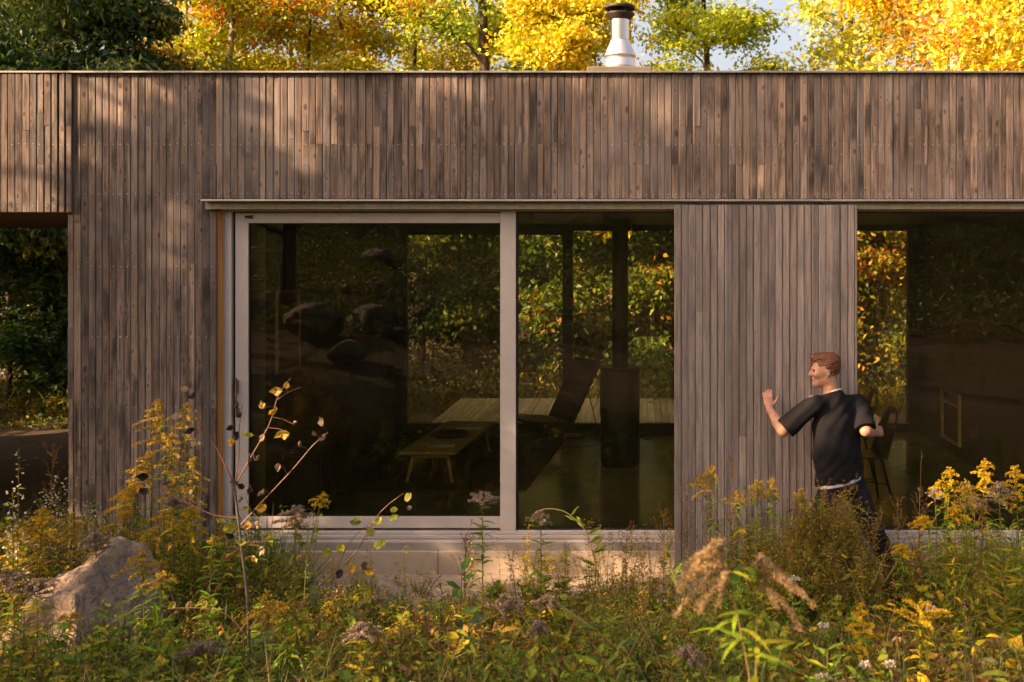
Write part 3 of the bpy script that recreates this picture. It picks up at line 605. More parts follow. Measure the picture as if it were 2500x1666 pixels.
# woods: far mass, woods beside and behind the viewer (seen in the glass, and shading the house)
def join_wood(name, specs, nleaf, size, seed, pal_of, reject=None):
    lm, wood = MB(), []
    for i, (x, y, H, Rc, zc) in enumerate(specs):
        t_ = tree(x, y, H, Rc, zc, pal_of(i), nleaf, size, seed + i, '', rt=.16, limbs=14, mb=lm, reject=reject, conic=.4)
        base = 0
        for V, Fc, c, mi, sm in t_.ch:
            lm.add(V, Fc - base, c, 1, sm); base += len(V)
    return tag(lm.build(name, [M['leaf'], M['bark']]), kind='stuff')
r_ = random.Random(5); far = []
for i in range(34):
    x = -26 + i * 1.75 + r_.uniform(-.6, .6); y = r_.uniform(20, 27); H = r_.uniform(11, 14)
    pxx = 1560 + x * F / (CAM_Y + y)
    if 1540 < pxx < 2060: H = r_.uniform(4.5, 6)
    far.append((x, y, H, 2.6, .02))
join_wood('far_woodland', far, 2200, .17, 300, lambda i: (YGREEN, GOLD, YGREEN, LIME, LIME)[i % 5])
# lit patches: holes in the shading crowns, expressed as where the sun through them lands on the facade plane
LIT = [(X(60), Z(330), .55, .8), (X(740), Z(260), .38, .5), (X(330), Z(240), .3, .25), (X(1240), Z(1000), .12, .35), (X(1400), Z(1400), .9, .16), (X(1830), Z(450), .25, .22), (X(1080), Z(200), .25, .12),
       (X(430), Z(560), .2, .45), (X(2350), Z(1180), .5, .25), (X(120), Z(1330), .5, .3), (X(640), Z(1250), .3, .2)]
def sunmap(P):
    k = (0 - P[:, 1]) / SUN_TRAVEL.y
    return P[:, 0] + SUN_TRAVEL.x * k, P[:, 2] + SUN_TRAVEL.z * k
def lp_(px, py, Y, ra, rb):
    a = np.array([atp(px, py, Y)]); u, v = sunmap(a); return (float(u[0]), float(v[0]), ra, rb)
LITP = [lp_(90, 1450, -2.35, .95, .8), lp_(240, 1340, -2.1, .3, .3), lp_(110, 1270, -2.0, .35, .3), lp_(2400, 1170, -1.6, .45, .3), lp_(1350, 1425, -.45, 1.0, .22), lp_(2200, 1420, -.4, .4, .15), lp_(2100, 1500, -3.0, .12, .14),
        lp_(650, 1010, -2.55, .3, .3), lp_(1800, 1180, -1.15, .3, .3), lp_(400, 1060, -1.3, .22, .3), lp_(1500, 1560, -2.0, .5, .2), lp_(1150, 1560, -2.2, .35, .2), lp_(2350, 1500, -2.4, .2, .12), lp_(2030, 1230, -.9, .25, .15), lp_(1180, 1230, -1.3, .15, .25), lp_(950, 1500, -1.4, .4, .2), lp_(1700, 1480, -1.6, .4, .2), lp_(1650, 1400, -4.9, .3, .3), lp_(400, 1400, -1.9, .3, .25), lp_(700, 1580, -2.4, .5, .2)]
def lit_reject(P, r):
    u, v = sunmap(P); out = v > 4.1
    out |= (u > 9) | (u < -12)
    out &= (P[:, 0] > -15.5) & ~((P[:, 0] < -11) & (P[:, 1] > 1.5))
    for a, b, ra, rb in LIT + LITP: out |= ((u - a) / ra) ** 2 + ((v - b) / rb) ** 2 < r.uniform(1.0, 1.7, len(P))
    out |= (v < -.7) & (np.sin(u * 2.1 + 1) * np.sin(v * 2.9 + .5) + .5 * np.sin(u * 4.7 + v * 3.1) > .60)
    return out
r_ = random.Random(9); side = []
for i, (x, y) in enumerate([(-10.5, -4.2), (-12, -6.2), (-9.2, -6.6), (-13.5, -4.0), (-8.0, -9.0), (-11, -9.5), (-14.5, -8), (-6.8, -11.5), (-9.5, -13), (-16, -11), (-17, -5.5)]): side.append((x, y, r_.uniform(8.5, 11.5), 3.0, .08))
side += [(-18, 3.0, 11.5, 2.8, .2), (-14.2, 4.6, 6.8, 2.6, .05), (-14.4, 7.6, 7., 2.6, .05), (-14, 10.5, 7., 2.4, .05)]
join_wood('woodland_beside', side, 13000, .17, 400, lambda i: (GREEN, YGREEN, LIME)[i % 3], lit_reject)
behind = [(-16 + i * 2.6 + r_.uniform(-.8, .8), -r_.uniform(22, 29), r_.uniform(9, 13), 3.0, .08) for i in range(13)]
join_wood('woodland_behind', behind, 2200, .18, 500, lambda i: (GREEN, DARKG, YGREEN, ORANGE)[i % 4])
# ------------------------------------------------------------------ meadow plants
def blades(m, P, D, L, W, droop, cols, r=rng, mi=0, shape=(.45, 1., .7), fold=.0):
    """lance shaped leaves, three segments each, bending down by droop"""
    n = len(P)
    if n == 0: return
    D = unit(D); L = np.broadcast_to(L, (n,))[:, None]; W = np.broadcast_to(W, (n,))[:, None] * .5; dr = np.broadcast_to(droop, (n,))[:, None]
    S = unit(np.cross(D, np.array([0, 0, 1.]) + r.normal(0, .35, (n, 3)))); zz_ = np.array([0, 0, 1.])
    def pt(q): return P + D * L * q - zz_ * dr * L * q * q
    V = []
    for q, wd in zip((0., .33, .7), shape):
        c = pt(q); V += [c - S * W * wd, c + S * W * wd]
    V.append(pt(1.)); V = np.stack(V, 1).reshape(-1, 3); i = np.arange(n)[:, None] * 7
    m.add(V, np.concatenate([i + np.array([[0, 1, 3, 2]]), i + np.array([[2, 3, 5, 4]])]), np.concatenate([cols, cols]), mi)
    m.add(V, i + np.array([[4, 5, 6]]), cols, mi)
def curve(pts, n=10):
    P = np.asarray(pts, float); t = np.linspace(0, 1, len(P)); q = np.linspace(0, 1, n)
    if len(P) < 3: return np.stack([np.interp(q, t, P[:, i]) for i in range(3)], 1)
    out = []
    for x in q:                                               # Catmull-Rom
        f = x * (len(P) - 1); i = min(int(f), len(P) - 2); u = f - i
        p0, p1, p2, p3 = P[max(i - 1, 0)], P[i], P[i + 1], P[min(i + 2, len(P) - 1)]
        out.append(.5 * ((2 * p1) + (-p0 + p2) * u + (2 * p0 - 5 * p1 + 4 * p2 - p3) * u * u + (-p0 + 3 * p1 - 3 * p2 + p3) * u ** 3))
    return np.array(out)
def along(c, q):
    t = np.linspace(0, 1, len(c)); return np.stack([np.interp(q, t, c[:, i]) for i in range(3)], 1)
GLD = [(3, (.60, .37, .03)), (3, (.70, .46, .035)), (1.5, (.42, .33, .05))]
NOD = [(3, (.36, .26, .165)), (2, (.42, .27, .08)), (1, (.24, .16, .09))]
OLDGLD = [(3, (.48, .30, .05)), (2, (.56, .37, .06)), (2, (.32, .25, .06))]
FLUFF = [(3, (.40, .31, .235)), (3, (.33, .24, .175)), (1, (.24, .165, .11))]
BROWNS = [(3, (.26, .125, .05)), (2, (.34, .18, .07)), (1, (.16, .08, .04))]
WGREEN = [(4, (0.123, 0.224, 0.019)), (3, (0.213, 0.302, 0.025)), (1, (0.358, 0.347, 0.028))]
WMIX = [(3, (0.140, 0.179, 0.022)), (3, (0.235, 0.241, 0.025)), (2, (0.414, 0.302, 0.025)), (1, (0.314, 0.168, 0.030))]
WYEL = [(2, (0.213, 0.235, 0.022)), (3, (0.426, 0.347, 0.025)), (2, (0.605, 0.403, 0.022)), (1, (0.336, 0.179, 0.028))]
def base_of(x, y): return np.array([x, y, float(gz(x, y)) - .02])
def goldenrod(px, py, Y, label, pal='GLD', w=.11, h=.24, leafpal='WGREEN', lean=(0, 0), one=0, n=17, dens=48, fl=.0082, seed=0, name='goldenrod', leaf=.11, group='goldenrod stalks in the meadow', arch=.35, nl=84):
    r = np.random.default_rng(1000 + seed); top = np.array(atp(px, py, Y)); b = base_of(top[0] - lean[0], Y - lean[1])
    mid = b * .45 + top * .55 + np.array([-lean[0] * .25, 0, .03]) + r.normal(0, .012, 3)
    st = curve([b, mid, top], 12); sm, lm, fm = MB(), MB(), MB()
    H = top[2] - b[2]; w *= 1.15
    sm.tube(st, np.linspace(.005, .0018, 12), 6, (.17, .13, .045) if pal != 'FLUFF' else (.19, .125, .055))
    q = np.sort(r.uniform(.12, 1 - h / H * .55, nl)); P = along(st, q); az = np.arange(nl) * 2.4 + r.normal(0, .3, nl)
    D = np.stack([np.cos(az), np.sin(az), r.uniform(.1, .7, nl)], 1); LL = leaf * r.uniform(.6, 1.15, nl) * (1.1 - .5 * q)
    blades(lm, P, D, LL, LL * .17, r.uniform(.2, .7, nl), pal_cols(globals()[leafpal], nl, r))
    q = np.linspace(max(0, 1 - 1.05 * h / H), 1, 8); fm.tube(along(st, q), np.interp(q, [0, 1], [.0056, .0022]), 6, (.20, .16, .05))
    for i in range(n):
        f = 1 - (h / H) * (1 - (i + .5) / n); p = along(st, np.array([f]))[0]; az = i * 2.4 + r.normal(0, .4)
        if one: az = one * 0 + (math.pi if one < 0 else 0) + r.normal(0, .8)
        u = (i + .5) / n; L = 1.25 * w * (1.15 - u) * r.uniform(.75, 1.2) * (1 if u > .12 else .7)
        d = np.array([math.cos(az), math.sin(az), r.uniform(.35, .8)]); d /= np.linalg.norm(d)
        qq = np.linspace(0, 1, 6)[:, None]; br = p + d * L * qq - np.array([0, 0, 1]) * L * arch * 1.4 * qq ** 2
        fm.tube(br, np.linspace(.0018, .0010, 6), 4, (.20, .17, .05), cap=False)
        k = max(8, int(dens * 2.0 * L / .1)); q2 = r.uniform(.12, 1.03, k); fp = along(br, np.clip(q2, 0, 1)) + r.normal(0, .0025 + fl * .22, (k, 3)) + np.array([0, 0, .003])
        leaf_quads(fm, fp, fl, pal_cols(globals()[pal], k, r), 0, .85, 0, 0, r)
    k = int(dens * .5); fp = along(st, r.uniform(1 - .3 * h / H, 1.0, k)) + r.normal(0, .006, (k, 3)); leaf_quads(fm, fp, fl, pal_cols(globals()[pal], k, r), 0, .85, 0, 0, r)
    e = empty(name, tuple(b), label, 'plant', group)
    sm.build('stem', M['stem'], e); lm.build('leaves', M['leaf_thick'], e); fm.build('flower_plume' if pal not in ('FLUFF', 'NOD') else 'seed_plume', M['floret'], e); return e
def seedy(px, py, Y, label, seed=0, pal='BROWNS', name='seedy_weed', spread=.12, nbr=14, group='brown seed stalks in the meadow', leafpal='WMIX', lean=0., bud=.007, nl=70):
    r = np.random.default_rng(2000 + seed); top = np.array(atp(px, py, Y)); b = base_of(top[0] - lean, Y); st = curve([b, (b + top) / 2 + r.normal(0, .015, 3), top], 10)
    sm, lm, fm = MB(), MB(), MB(); sm.tube(st, np.linspace(.0045, .0014, 10), 6, (.22, .09, .035)); H = top[2] - b[2]
    LP, LD = [], []
    for i in range(nbr):
        f = .38 + .58 * (i + r.random()) / nbr; p = along(st, np.array([f]))[0]; az = i * 2.4 + r.normal(0, .5); L = spread * r.uniform(.6, 1.2) * (1.5 - f) * 1.5
        d = np.array([math.cos(az) * .6, math.sin(az) * .6, .9]); d /= np.linalg.norm(d); br = curve([p, p + d * L * .5 + np.array([0, 0, -.01]), p + d * L + np.array([0, 0, L * .25])], 6)
        sm.tube(br, np.linspace(.002, .0009, 6), 4, (.19, .085, .035), cap=False)
        for j in range(5):
            q = along(br, np.array([.35 + .65 * (j + r.random()) / 5]))[0]; d2 = unit(d + r.normal(0, .6, 3)); L2 = L * .3 * r.uniform(.5, 1.2)
            tw = np.stack([q, q + d2 * L2]); sm.tube(tw, .0008, 3, (.17, .08, .035), cap=False)
            k = 7; fp = q + d2 * L2 * r.uniform(.3, 1.05, (k, 1)) + r.normal(0, .004, (k, 3)); leaf_quads(fm, fp, bud, pal_cols(globals()[pal], k, r), 0, .8, 0, 0, r)
        k = 4; LP.append(along(br, r.uniform(0, .7, k))); LD.append(np.stack([np.cos(r.uniform(0, 6.3, k)), np.sin(r.uniform(0, 6.3, k)), r.uniform(.2, .8, k)], 1))
    n = nl; az = r.uniform(0, 6.28, n); LP.append(along(st, r.uniform(.1, .8, n))); LD.append(np.stack([np.cos(az), np.sin(az), r.uniform(.2, .9, n)], 1))
    P, D = np.concatenate(LP), np.concatenate(LD); k = len(P); blades(lm, P, D, .04 * r.uniform(.6, 1.3, k), .008, .3, pal_cols(globals()[leafpal], k, r))
    e = empty(name, tuple(b), label, 'plant', group); sm.build('stem', M['stem'], e); lm.build('leaves', M['leaf_thick'], e); fm.build('seed_sprays', M['floret'], e); return e
def aster(px, py, Y, label, seed=0, W=.3, H=.42, nst=22, nf=14, name='white_aster', fs=.011):
    r = np.random.default_rng(3000 + seed); top = np.array(atp(px, py, Y)); b = base_of(top[0], Y); sm, lm, fm = MB(), MB(), MB(); T = top[2] - b[2]
    for i in range(nst):
        az = r.uniform(0, 6.28); d = W * math.sqrt(r.random()); e_ = np.array([top[0] + d * math.cos(az), Y + d * math.sin(az) * .7, b[2] + T * (1 - .45 * (d / W) ** 1.6) * r.uniform(.85, 1.0)])
        st = curve([b + r.normal(0, .03, 3) * np.array([1, 1, 0]), b * .5 + e_ * .5 + np.array([0, 0, .05]), e_], 8); sm.tube(st, np.linspace(.003, .001, 8), 5, (.10, .10, .035), cap=False)
        k = 30; az2 = r.uniform(0, 6.28, k); blades(lm, along(st, r.uniform(.15, 1, k)), np.stack([np.cos(az2), np.sin(az2), r.uniform(.1, .9, k)], 1), .045 * r.uniform(.5, 1.2, k), .006, .3, pal_cols(WMIX if i % 3 else WGREEN, k, r))
        k = nf; q = r.uniform(.62, 1.04, k); P = along(st, np.clip(q, 0, 1)) + r.normal(0, .030, (k, 3))
        leaf_quads(fm, P, fs, pal_cols([(3, (.62, .58, .50)), (1, (.50, .44, .34))], k, r), .4, 1., 0, 0, r); leaf_quads(fm, P + np.array([0, -.001, .001]), fs, pal_cols([(1, (.62, .58, .50))], k, r), .4, 1., 0, 0, r)
        leaf_quads(fm, P + np.array([0, -.002, .003]), fs * .4, pal_cols([(1, (.50, .36, .06))], k, r), .3, 1., 0, 0, r)
    e = empty(name, tuple(b), label, 'plant'); sm.build('stem', M['stem'], e); lm.build('leaves', M['leaf_thick'], e); fm.build('flower_sprays', M['floret'], e); return e
def ovals(m, P, D, L, asp, cols, r, nrm=None, cup=.12):
    """broad leaves: a six sided blade folded on its midrib"""
    n = len(P); D = unit(D); N = r.normal(size=(n, 3)) if nrm is None else nrm; N = unit(N - (N * D).sum(1, keepdims=True) * D); S = np.cross(N, D); L = np.broadcast_to(L, (n,))[:, None]
    c = [P, P + D * L * .5 - N * L * cup * .5, P + D * L * .99 + N * L * cup]
    l = [P + D * L * .18 + S * L * asp * .36, P + D * L * .45 + S * L * asp * .5 + N * L * cup * .5, P + D * L * .78 + S * L * asp * .3]; rr = [P + D * L * .18 - S * L * asp * .36, P + D * L * .45 - S * L * asp * .5 + N * L * cup * .5, P + D * L * .78 - S * L * asp * .3]
    V = np.stack(c + l + rr, 1).reshape(-1, 3); i = np.arange(n)[:, None] * 9
    for f in ([0, 1, 4, 3], [1, 2, 5, 4], [0, 6, 7, 1], [1, 7, 8, 2]): m.add(V, i + np.array([f]), cols, 0)

# --- named plants: (x pixel of the top, y pixel of the top, depth)
G = goldenrod
G(395, 975, -1.30, 'tallest goldenrod arching left in front of the slatted wall', w=.17, h=.42, one=-1, n=24, seed=1, lean=(-.06, 0), pal='OLDGLD')
G(455, 985, -1.25, 'yellow goldenrod leaning right of the tallest one at the slatted wall', w=.10, h=.36, seed=2, n=20, pal='OLDGLD')
G(372, 1105, -1.45, 'goldenrod with a broad drooping golden plume left of the sapling', w=.15, h=.34, seed=3, n=22, pal='OLDGLD', one=-1)
G(330, 1185, -1.55, 'low arching goldenrod with orange tinged plume before the slatted wall', w=.16, h=.30, seed=4, n=20, one=-1)
G(430, 1165, -1.5, 'bushy goldenrod just left of the sapling trunk', w=.13, h=.34, seed=5, n=22, pal='OLDGLD')
G(400, 1250, -1.7, 'short goldenrod above the boulder', w=.13, h=.26, seed=6, n=18)
G(420, 1060, -1.35, 'goldenrod plume hidden behind the tallest arching one', w=.14, h=.40, seed=31, n=24, pal='OLDGLD')
G(470, 1120, -1.4, 'slender goldenrod close to the jamb of the sliding door', w=.10, h=.38, seed=32, n=22, pal='OLDGLD')
G(300, 1260, -1.6, 'rusty goldenrod low in front of the slatted wall', w=.14, h=.30, seed=33, n=20, pal='OLDGLD')
G(465, 1240, -1.65, 'dense goldenrod right behind the sapling trunk', w=.13, h=.34, seed=34, n=22)
G(380, 1300, -1.8, 'goldenrod with short plume touching the boulder top', w=.12, h=.26, seed=35, n=20, pal='OLDGLD')
G(50, 1270, -1.9, 'pale orange goldenrod behind the bright one at the left edge', w=.11, h=.26, seed=36, n=18, pal='OLDGLD', leafpal='WYEL')
G(2200, 1330, -1.6, 'low yellow goldenrod under the right window sill', w=.08, h=.14, seed=37, n=14)
G(2360, 1175, -1.75, 'leafy goldenrod left of the tall bright one at right', w=.10, h=.26, seed=38, n=20, pal='OLDGLD', leafpal='WGREEN')
G(1800, 1200, -1.1, 'short goldenrod between the two taller ones before the shutter', w=.09, h=.18, seed=39, n=14, pal='OLDGLD')
G(105, 1245, -2.0, 'bright orange yellow goldenrod in sunlight left of the boulder', w=.12, h=.28, seed=7, n=20, leafpal='WYEL')
G(175, 1255, -1.95, 'orange goldenrod with pale tips just left of the boulder top', w=.10, h=.26, seed=8, n=18, leafpal='WYEL', pal='OLDGLD')
G(28, 1330, -2.2, 'orange and fluffy goldenrod at the left edge of the meadow', w=.10, h=.24, seed=9, n=16)
G(790, 1205, -1.9, 'single small goldenrod in front of the sliding door', w=.06, h=.15, seed=10, n=12, lean=(.12, 0), leaf=.06)
G(1745, 1140, -1.15, 'goldenrod arching left before the wooden shutter', w=.16, h=.26, seed=11, n=16, one=-1, pal='OLDGLD', leaf=.11)
G(1850, 1175, -1.15, 'upright leafy goldenrod before the middle of the shutter', w=.11, h=.22, seed=12, n=18, pal='OLDGLD', leaf=.12, nl=60)
G(1885, 1170, -1.0, 'slim goldenrod before the shutter near the person', w=.07, h=.2, seed=13, n=14, pal='OLDGLD', leaf=.10)
G(1955, 1195, -1.05, 'goldenrod tip at the left knee of the person', w=.06, h=.2, seed=14, n=14, pal='OLDGLD', leaf=.1)
G(2318, 1145, -1.65, 'goldenrod half gone to pink seed at the right window', w=.09, h=.28, seed=15, n=20, leaf=.11)
G(2405, 1125, -1.6, 'tall bright goldenrod at the right window', w=.10, h=.30, seed=16, n=20, leaf=.11, leafpal='WYEL')
G(2478, 1140, -1.7, 'tall orange goldenrod at the far right edge', w=.11, h=.36, seed=17, n=22, leaf=.11)
G(2440, 1180, -1.75, 'pinkish fading goldenrod between the two tall bright ones at right', w=.10, h=.22, seed=18, n=18, pal='FLUFF', leaf=.11)
G(2335, 1235, -1.9, 'short goldenrod with a bright hanging plume at right', w=.08, h=.16, seed=19, n=16, leaf=.1, leafpal='WYEL')
G(2265, 1262, -1.7, 'low goldenrod spray pointing left at the right window', w=.09, h=.12, seed=20, n=12, one=-1)
G(2100, 1480, -3.0, 'vivid yellow goldenrod with a stepped plume in the right foreground', w=.105, h=.34, seed=21, n=22, fl=.007, dens=110, arch=.2, pal='GLD')
G(2245, 1475, -3.05, 'yellow goldenrod with long arms spread sideways in the right foreground', w=.17, h=.2, seed=22, n=12, leafpal='WYEL', fl=.006, dens=70, arch=.25)
G(1760, 1322, -5.1, 'large out of focus fading goldenrod nodding left in the right foreground', w=.15, h=.22, seed=23, n=20, pal='NOD', dens=150, fl=.0055, one=-1, leaf=.20, nl=40, lean=(-.12, 0), arch=.55)
G(1850, 1362, -5.0, 'large golden brown plume beside the big nodding one in the foreground', w=.14, h=.18, seed=24, n=18, one=1, pal='NOD', dens=150, fl=.0055, leaf=.19, nl=50, lean=(.0, 0), arch=.55)
G(345, 1345, -2.55, 'yellow green goldenrod leaning over the right side of the boulder', 'OLDGLD', .11, .22, seed=142, n=18, nl=90)
G(395, 1400, -2.8, 'goldenrod with a thin plume at the right foot of the boulder', 'OLDGLD', .09, .16, seed=143, n=14, nl=90)
G(180, 1500, -2.9, 'dark stemmed goldenrod crossing in front of the boulder', 'OLDGLD', .07, .10, seed=144, n=10, nl=60, lean=(.10, 0))
FL = [(722, 1240, -2.3, .10, .20, 'fluffy grey brown seed plume before the sliding door'), (1178, 1205, -1.35, .09, .14, 'pink fluffy seed plume at the middle mullion'),
      (1318, 1250, -1.3, .07, .14, 'grey fluffy seed plume under the fixed window'), (232, 1305, -2.1, .09, .16, 'dense grey brown seed plume above the boulder'),
      (425, 1215, -1.8, .07, .10, 'greyish seed plume among the goldenrod beside the sapling'), (1235, 1455, -2.4, .09, .18, 'tan seed plume at the middle of the meadow'),
      (1335, 1460, -2.3, .07, .12, 'smaller tan seed plume beside the middle one'), (495, 1575, -3.0, .11, .10, 'flat grey seed plume low in the left foreground'),
      (1680, 1582, -3.2, .07, .12, 'pale seed plume low in the middle right foreground'), (2380, 1215, -1.6, .09, .14, 'pink seed plume hanging at the right window'),
      (1312, 1520, -2.9, .05, .10, 'narrow brown seed plume in the lower middle'), (25, 1395, -2.6, .10, .18, 'brown fluffy plume at the lower left edge'),
      (2282, 1195, -1.5, .05, .12, 'thin grey seed plume left of the right goldenrods'), (85, 1420, -2.6, .08, .14, 'tan plume left of the boulder in the shade'),
      (880, 1530, -3.1, .10, .12, 'out of focus golden tan plume low in the middle left')]
for i, (px, py, Y, w_, h_, lab) in enumerate(FL):
    G(px, py, Y, lab, 'FLUFF', w_, h_, 'WGREEN' if i in (1, 2) else 'WMIX', seed=100 + i, n=18, dens=95, fl=.0085, leaf=.13, nl=70, group='goldenrod gone to seed', name='faded_goldenrod', arch=.25)
G(700, 1480, -3.1, 'orange yellow horizontal goldenrod spray in the left foreground', 'OLDGLD', .16, .10, seed=140, n=14, one=-1, dens=80)
G(520, 1310, -2.3, 'leafy young goldenrod without plume beside the sapling', 'OLDGLD', .04, .08, seed=141, n=6, leaf=.12, nl=60)
for i, (px, py, Y, lab) in enumerate([(1672, 1165, -.9, 'tall brown seed stalk at the left edge of the shutter'), (1725, 1195, -.85, 'bushy brown seed stalk before the shutter'), (1620, 1250, -.9, 'short green brown seed stalk under the fixed window'),
        (2010, 1190, -.95, 'brown seedy weed in front of the left leg of the person'), (2075, 1180, -.95, 'tall red brown weed in front of the hips of the person'), (2045, 1215, -1.15, 'dense green brown weed before the person'),
        (2190, 1225, -.95, 'sparse brown seed stalk right of the person'), (2245, 1205, -.85, 'thin red brown seed stalk at the right window'), (1960, 1260, -1.2, 'leafy brown tipped weed left of the person'),
        (2130, 1290, -1.2, 'low bushy brown weed at the feet of the person'), (2235, 1330, -1.3, 'low dark red seed weed under the right window sill'), (130, 1085, -1.1, 'wispy brown grass like weed at the slatted wall end'),
        (1140, 1300, -1.0, 'round bushy small weed under the middle mullion'), (1530, 1290, -.9, 'thin weed against the pale step board'), (1925, 1330, -1.5, 'reddish seed weed low before the shutter'), (2330, 1350, -1.5, 'brown green weed under the right goldenrods')]):
    seedy(px, py, Y, lab, i, spread=.10 if i not in (5, 9) else .15, nbr=14 if i < 12 else 12)
seedy(1790, 1095, -1.1, 'single thin dark bare stalk rising before the shutter', 40, nbr=5, spread=.05, nl=8)
seedy(2250, 1100, -.9, 'single thin pale bare stalk before the right window', 41, nbr=4, spread=.03, nl=6)
aster(150, 1130, -1.35, 'bushy white aster with many tiny flowers at the slatted wall', 1, .30, nst=30)
aster(240, 1190, -1.4, 'smaller white aster right of the bushy one', 2, .18, nst=12, nf=8)
aster(38, 1050, -2.3, 'tall white aster spike at the left edge', 3, .07, nst=7, nf=14, fs=.014)
aster(15, 1180, -2.0, 'low sparse white aster at the left edge', 5, .10, nst=5, nf=6)
def yarrow(px, py, Y, label, seed=0, w=.035):
    r = np.random.default_rng(4000 + seed); top = np.array(atp(px, py, Y)); b = base_of(top[0], Y); sm, lm, fm = MB(), MB(), MB(); st = curve([b, (b + top) / 2 + r.normal(0, .012, 3), top], 8); sm.tube(st, np.linspace(.004, .0022, 8), 6, (.12, .12, .05))
    k = 46; az = r.uniform(0, 6.28, k); blades(lm, along(st, r.uniform(.1, .9, k)), np.stack([np.cos(az), np.sin(az), r.uniform(.1, .6, k)], 1), .075 * r.uniform(.5, 1.2, k), .012, .4, pal_cols(WGREEN, k, r))
    k = 130; a = r.uniform(0, 6.28, k); d = w * np.sqrt(r.random(k)); P = top + np.stack([d * np.cos(a), d * np.sin(a), -.25 * d ** 2 / w + r.normal(0, .004, k)], 1)
    leaf_quads(fm, P, .010, pal_cols([(3, (.60, .56, .48)), (1, (.42, .34, .24))], k, r), .5, 1., 0, 0, r)
    for i in range(8): a = i * .785; sm.tube(np.stack([along(st, np.array([.95]))[0], top + np.array([w * .7 * math.cos(a), w * .7 * math.sin(a), -.006])]), .0011, 4, (.12, .12, .05), cap=False)
    e = empty('yarrow', tuple(b), label, 'plant', 'white yarrow in the foreground'); sm.build('stem', M['stem'], e); lm.build('leaves', M['leaf_thick'], e); fm.build('flower_head', M['floret'], e)
for i, (px, py, Y, lab, w_) in enumerate([(2010, 1525, -3.0, 'white yarrow left of the vivid yellow goldenrod', .028), (2112, 1620, -3.3, 'white yarrow at the foot of the vivid yellow goldenrod', .026), (2172, 1618, -3.25, 'white yarrow right of the vivid yellow goldenrod', .026), (2010, 1650, -3.5, 'pale yarrow cluster at the bottom edge', .032), (1938, 1412, -2.3, 'small white yarrow behind the big faded plume', .03)]): yarrow(px, py, Y, lab, i, w_)
def coneflower(px, py, Y, label, seed, pc):
    r = np.random.default_rng(5000 + seed); top = np.array(atp(px, py, Y)); b = base_of(top[0], Y); sm, lm, fm, cm = MB(), MB(), MB(), MB(); st = curve([b, (b + top) / 2 + r.normal(0, .02, 3), top], 8); sm.tube(st, .0026, 6, (.13, .09, .045))
    k = 10; az = r.uniform(0, 6.28, k); blades(lm, along(st, r.uniform(.05, .6, k)), np.stack([np.cos(az), np.sin(az), r.uniform(.1, .6, k)], 1), .09, .022, .4, pal_cols(WMIX, k, r))
    cm.lathe([(.001, top[2] + .016), (.008, top[2] + .015), (.013, top[2] + .009), (.0145, top[2] + .002), (.010, top[2] - .004), (.001, top[2] - .005)], (top[0], Y), 14, (.03, .014, .008))
    k = 11; az = np.arange(k) * 6.283 / k + r.normal(0, .1, k); D = np.stack([np.cos(az), np.sin(az), r.uniform(-.6, -.1, k)], 1); blades(fm, top + D * .010, D, .034 * r.uniform(.7, 1.1, k), .011, .55, pal_cols(pc, k, r), shape=(.8, 1., .9))
    e = empty('coneflower', tuple(b), label, 'plant'); sm.build('stem', M['stem'], e); lm.build('leaves', M['leaf_thick'], e); fm.build('petals', M['floret'], e); cm.build('cone', M['stem'], e)
coneflower(2275, 1475, -3.0, 'faded coneflower with drooping pale petals and a dark cone', 1, [(1, (.45, .32, .24))]); coneflower(2195, 1552, -3.1, 'lower coneflower with orange petals around a dark cone', 2, [(1, (.50, .26, .07)), (1, (.45, .33, .22))])
coneflower(2355, 1475, -2.9, 'bare dark coneflower head without petals at right', 3, [(1, (.10, .05, .03))])
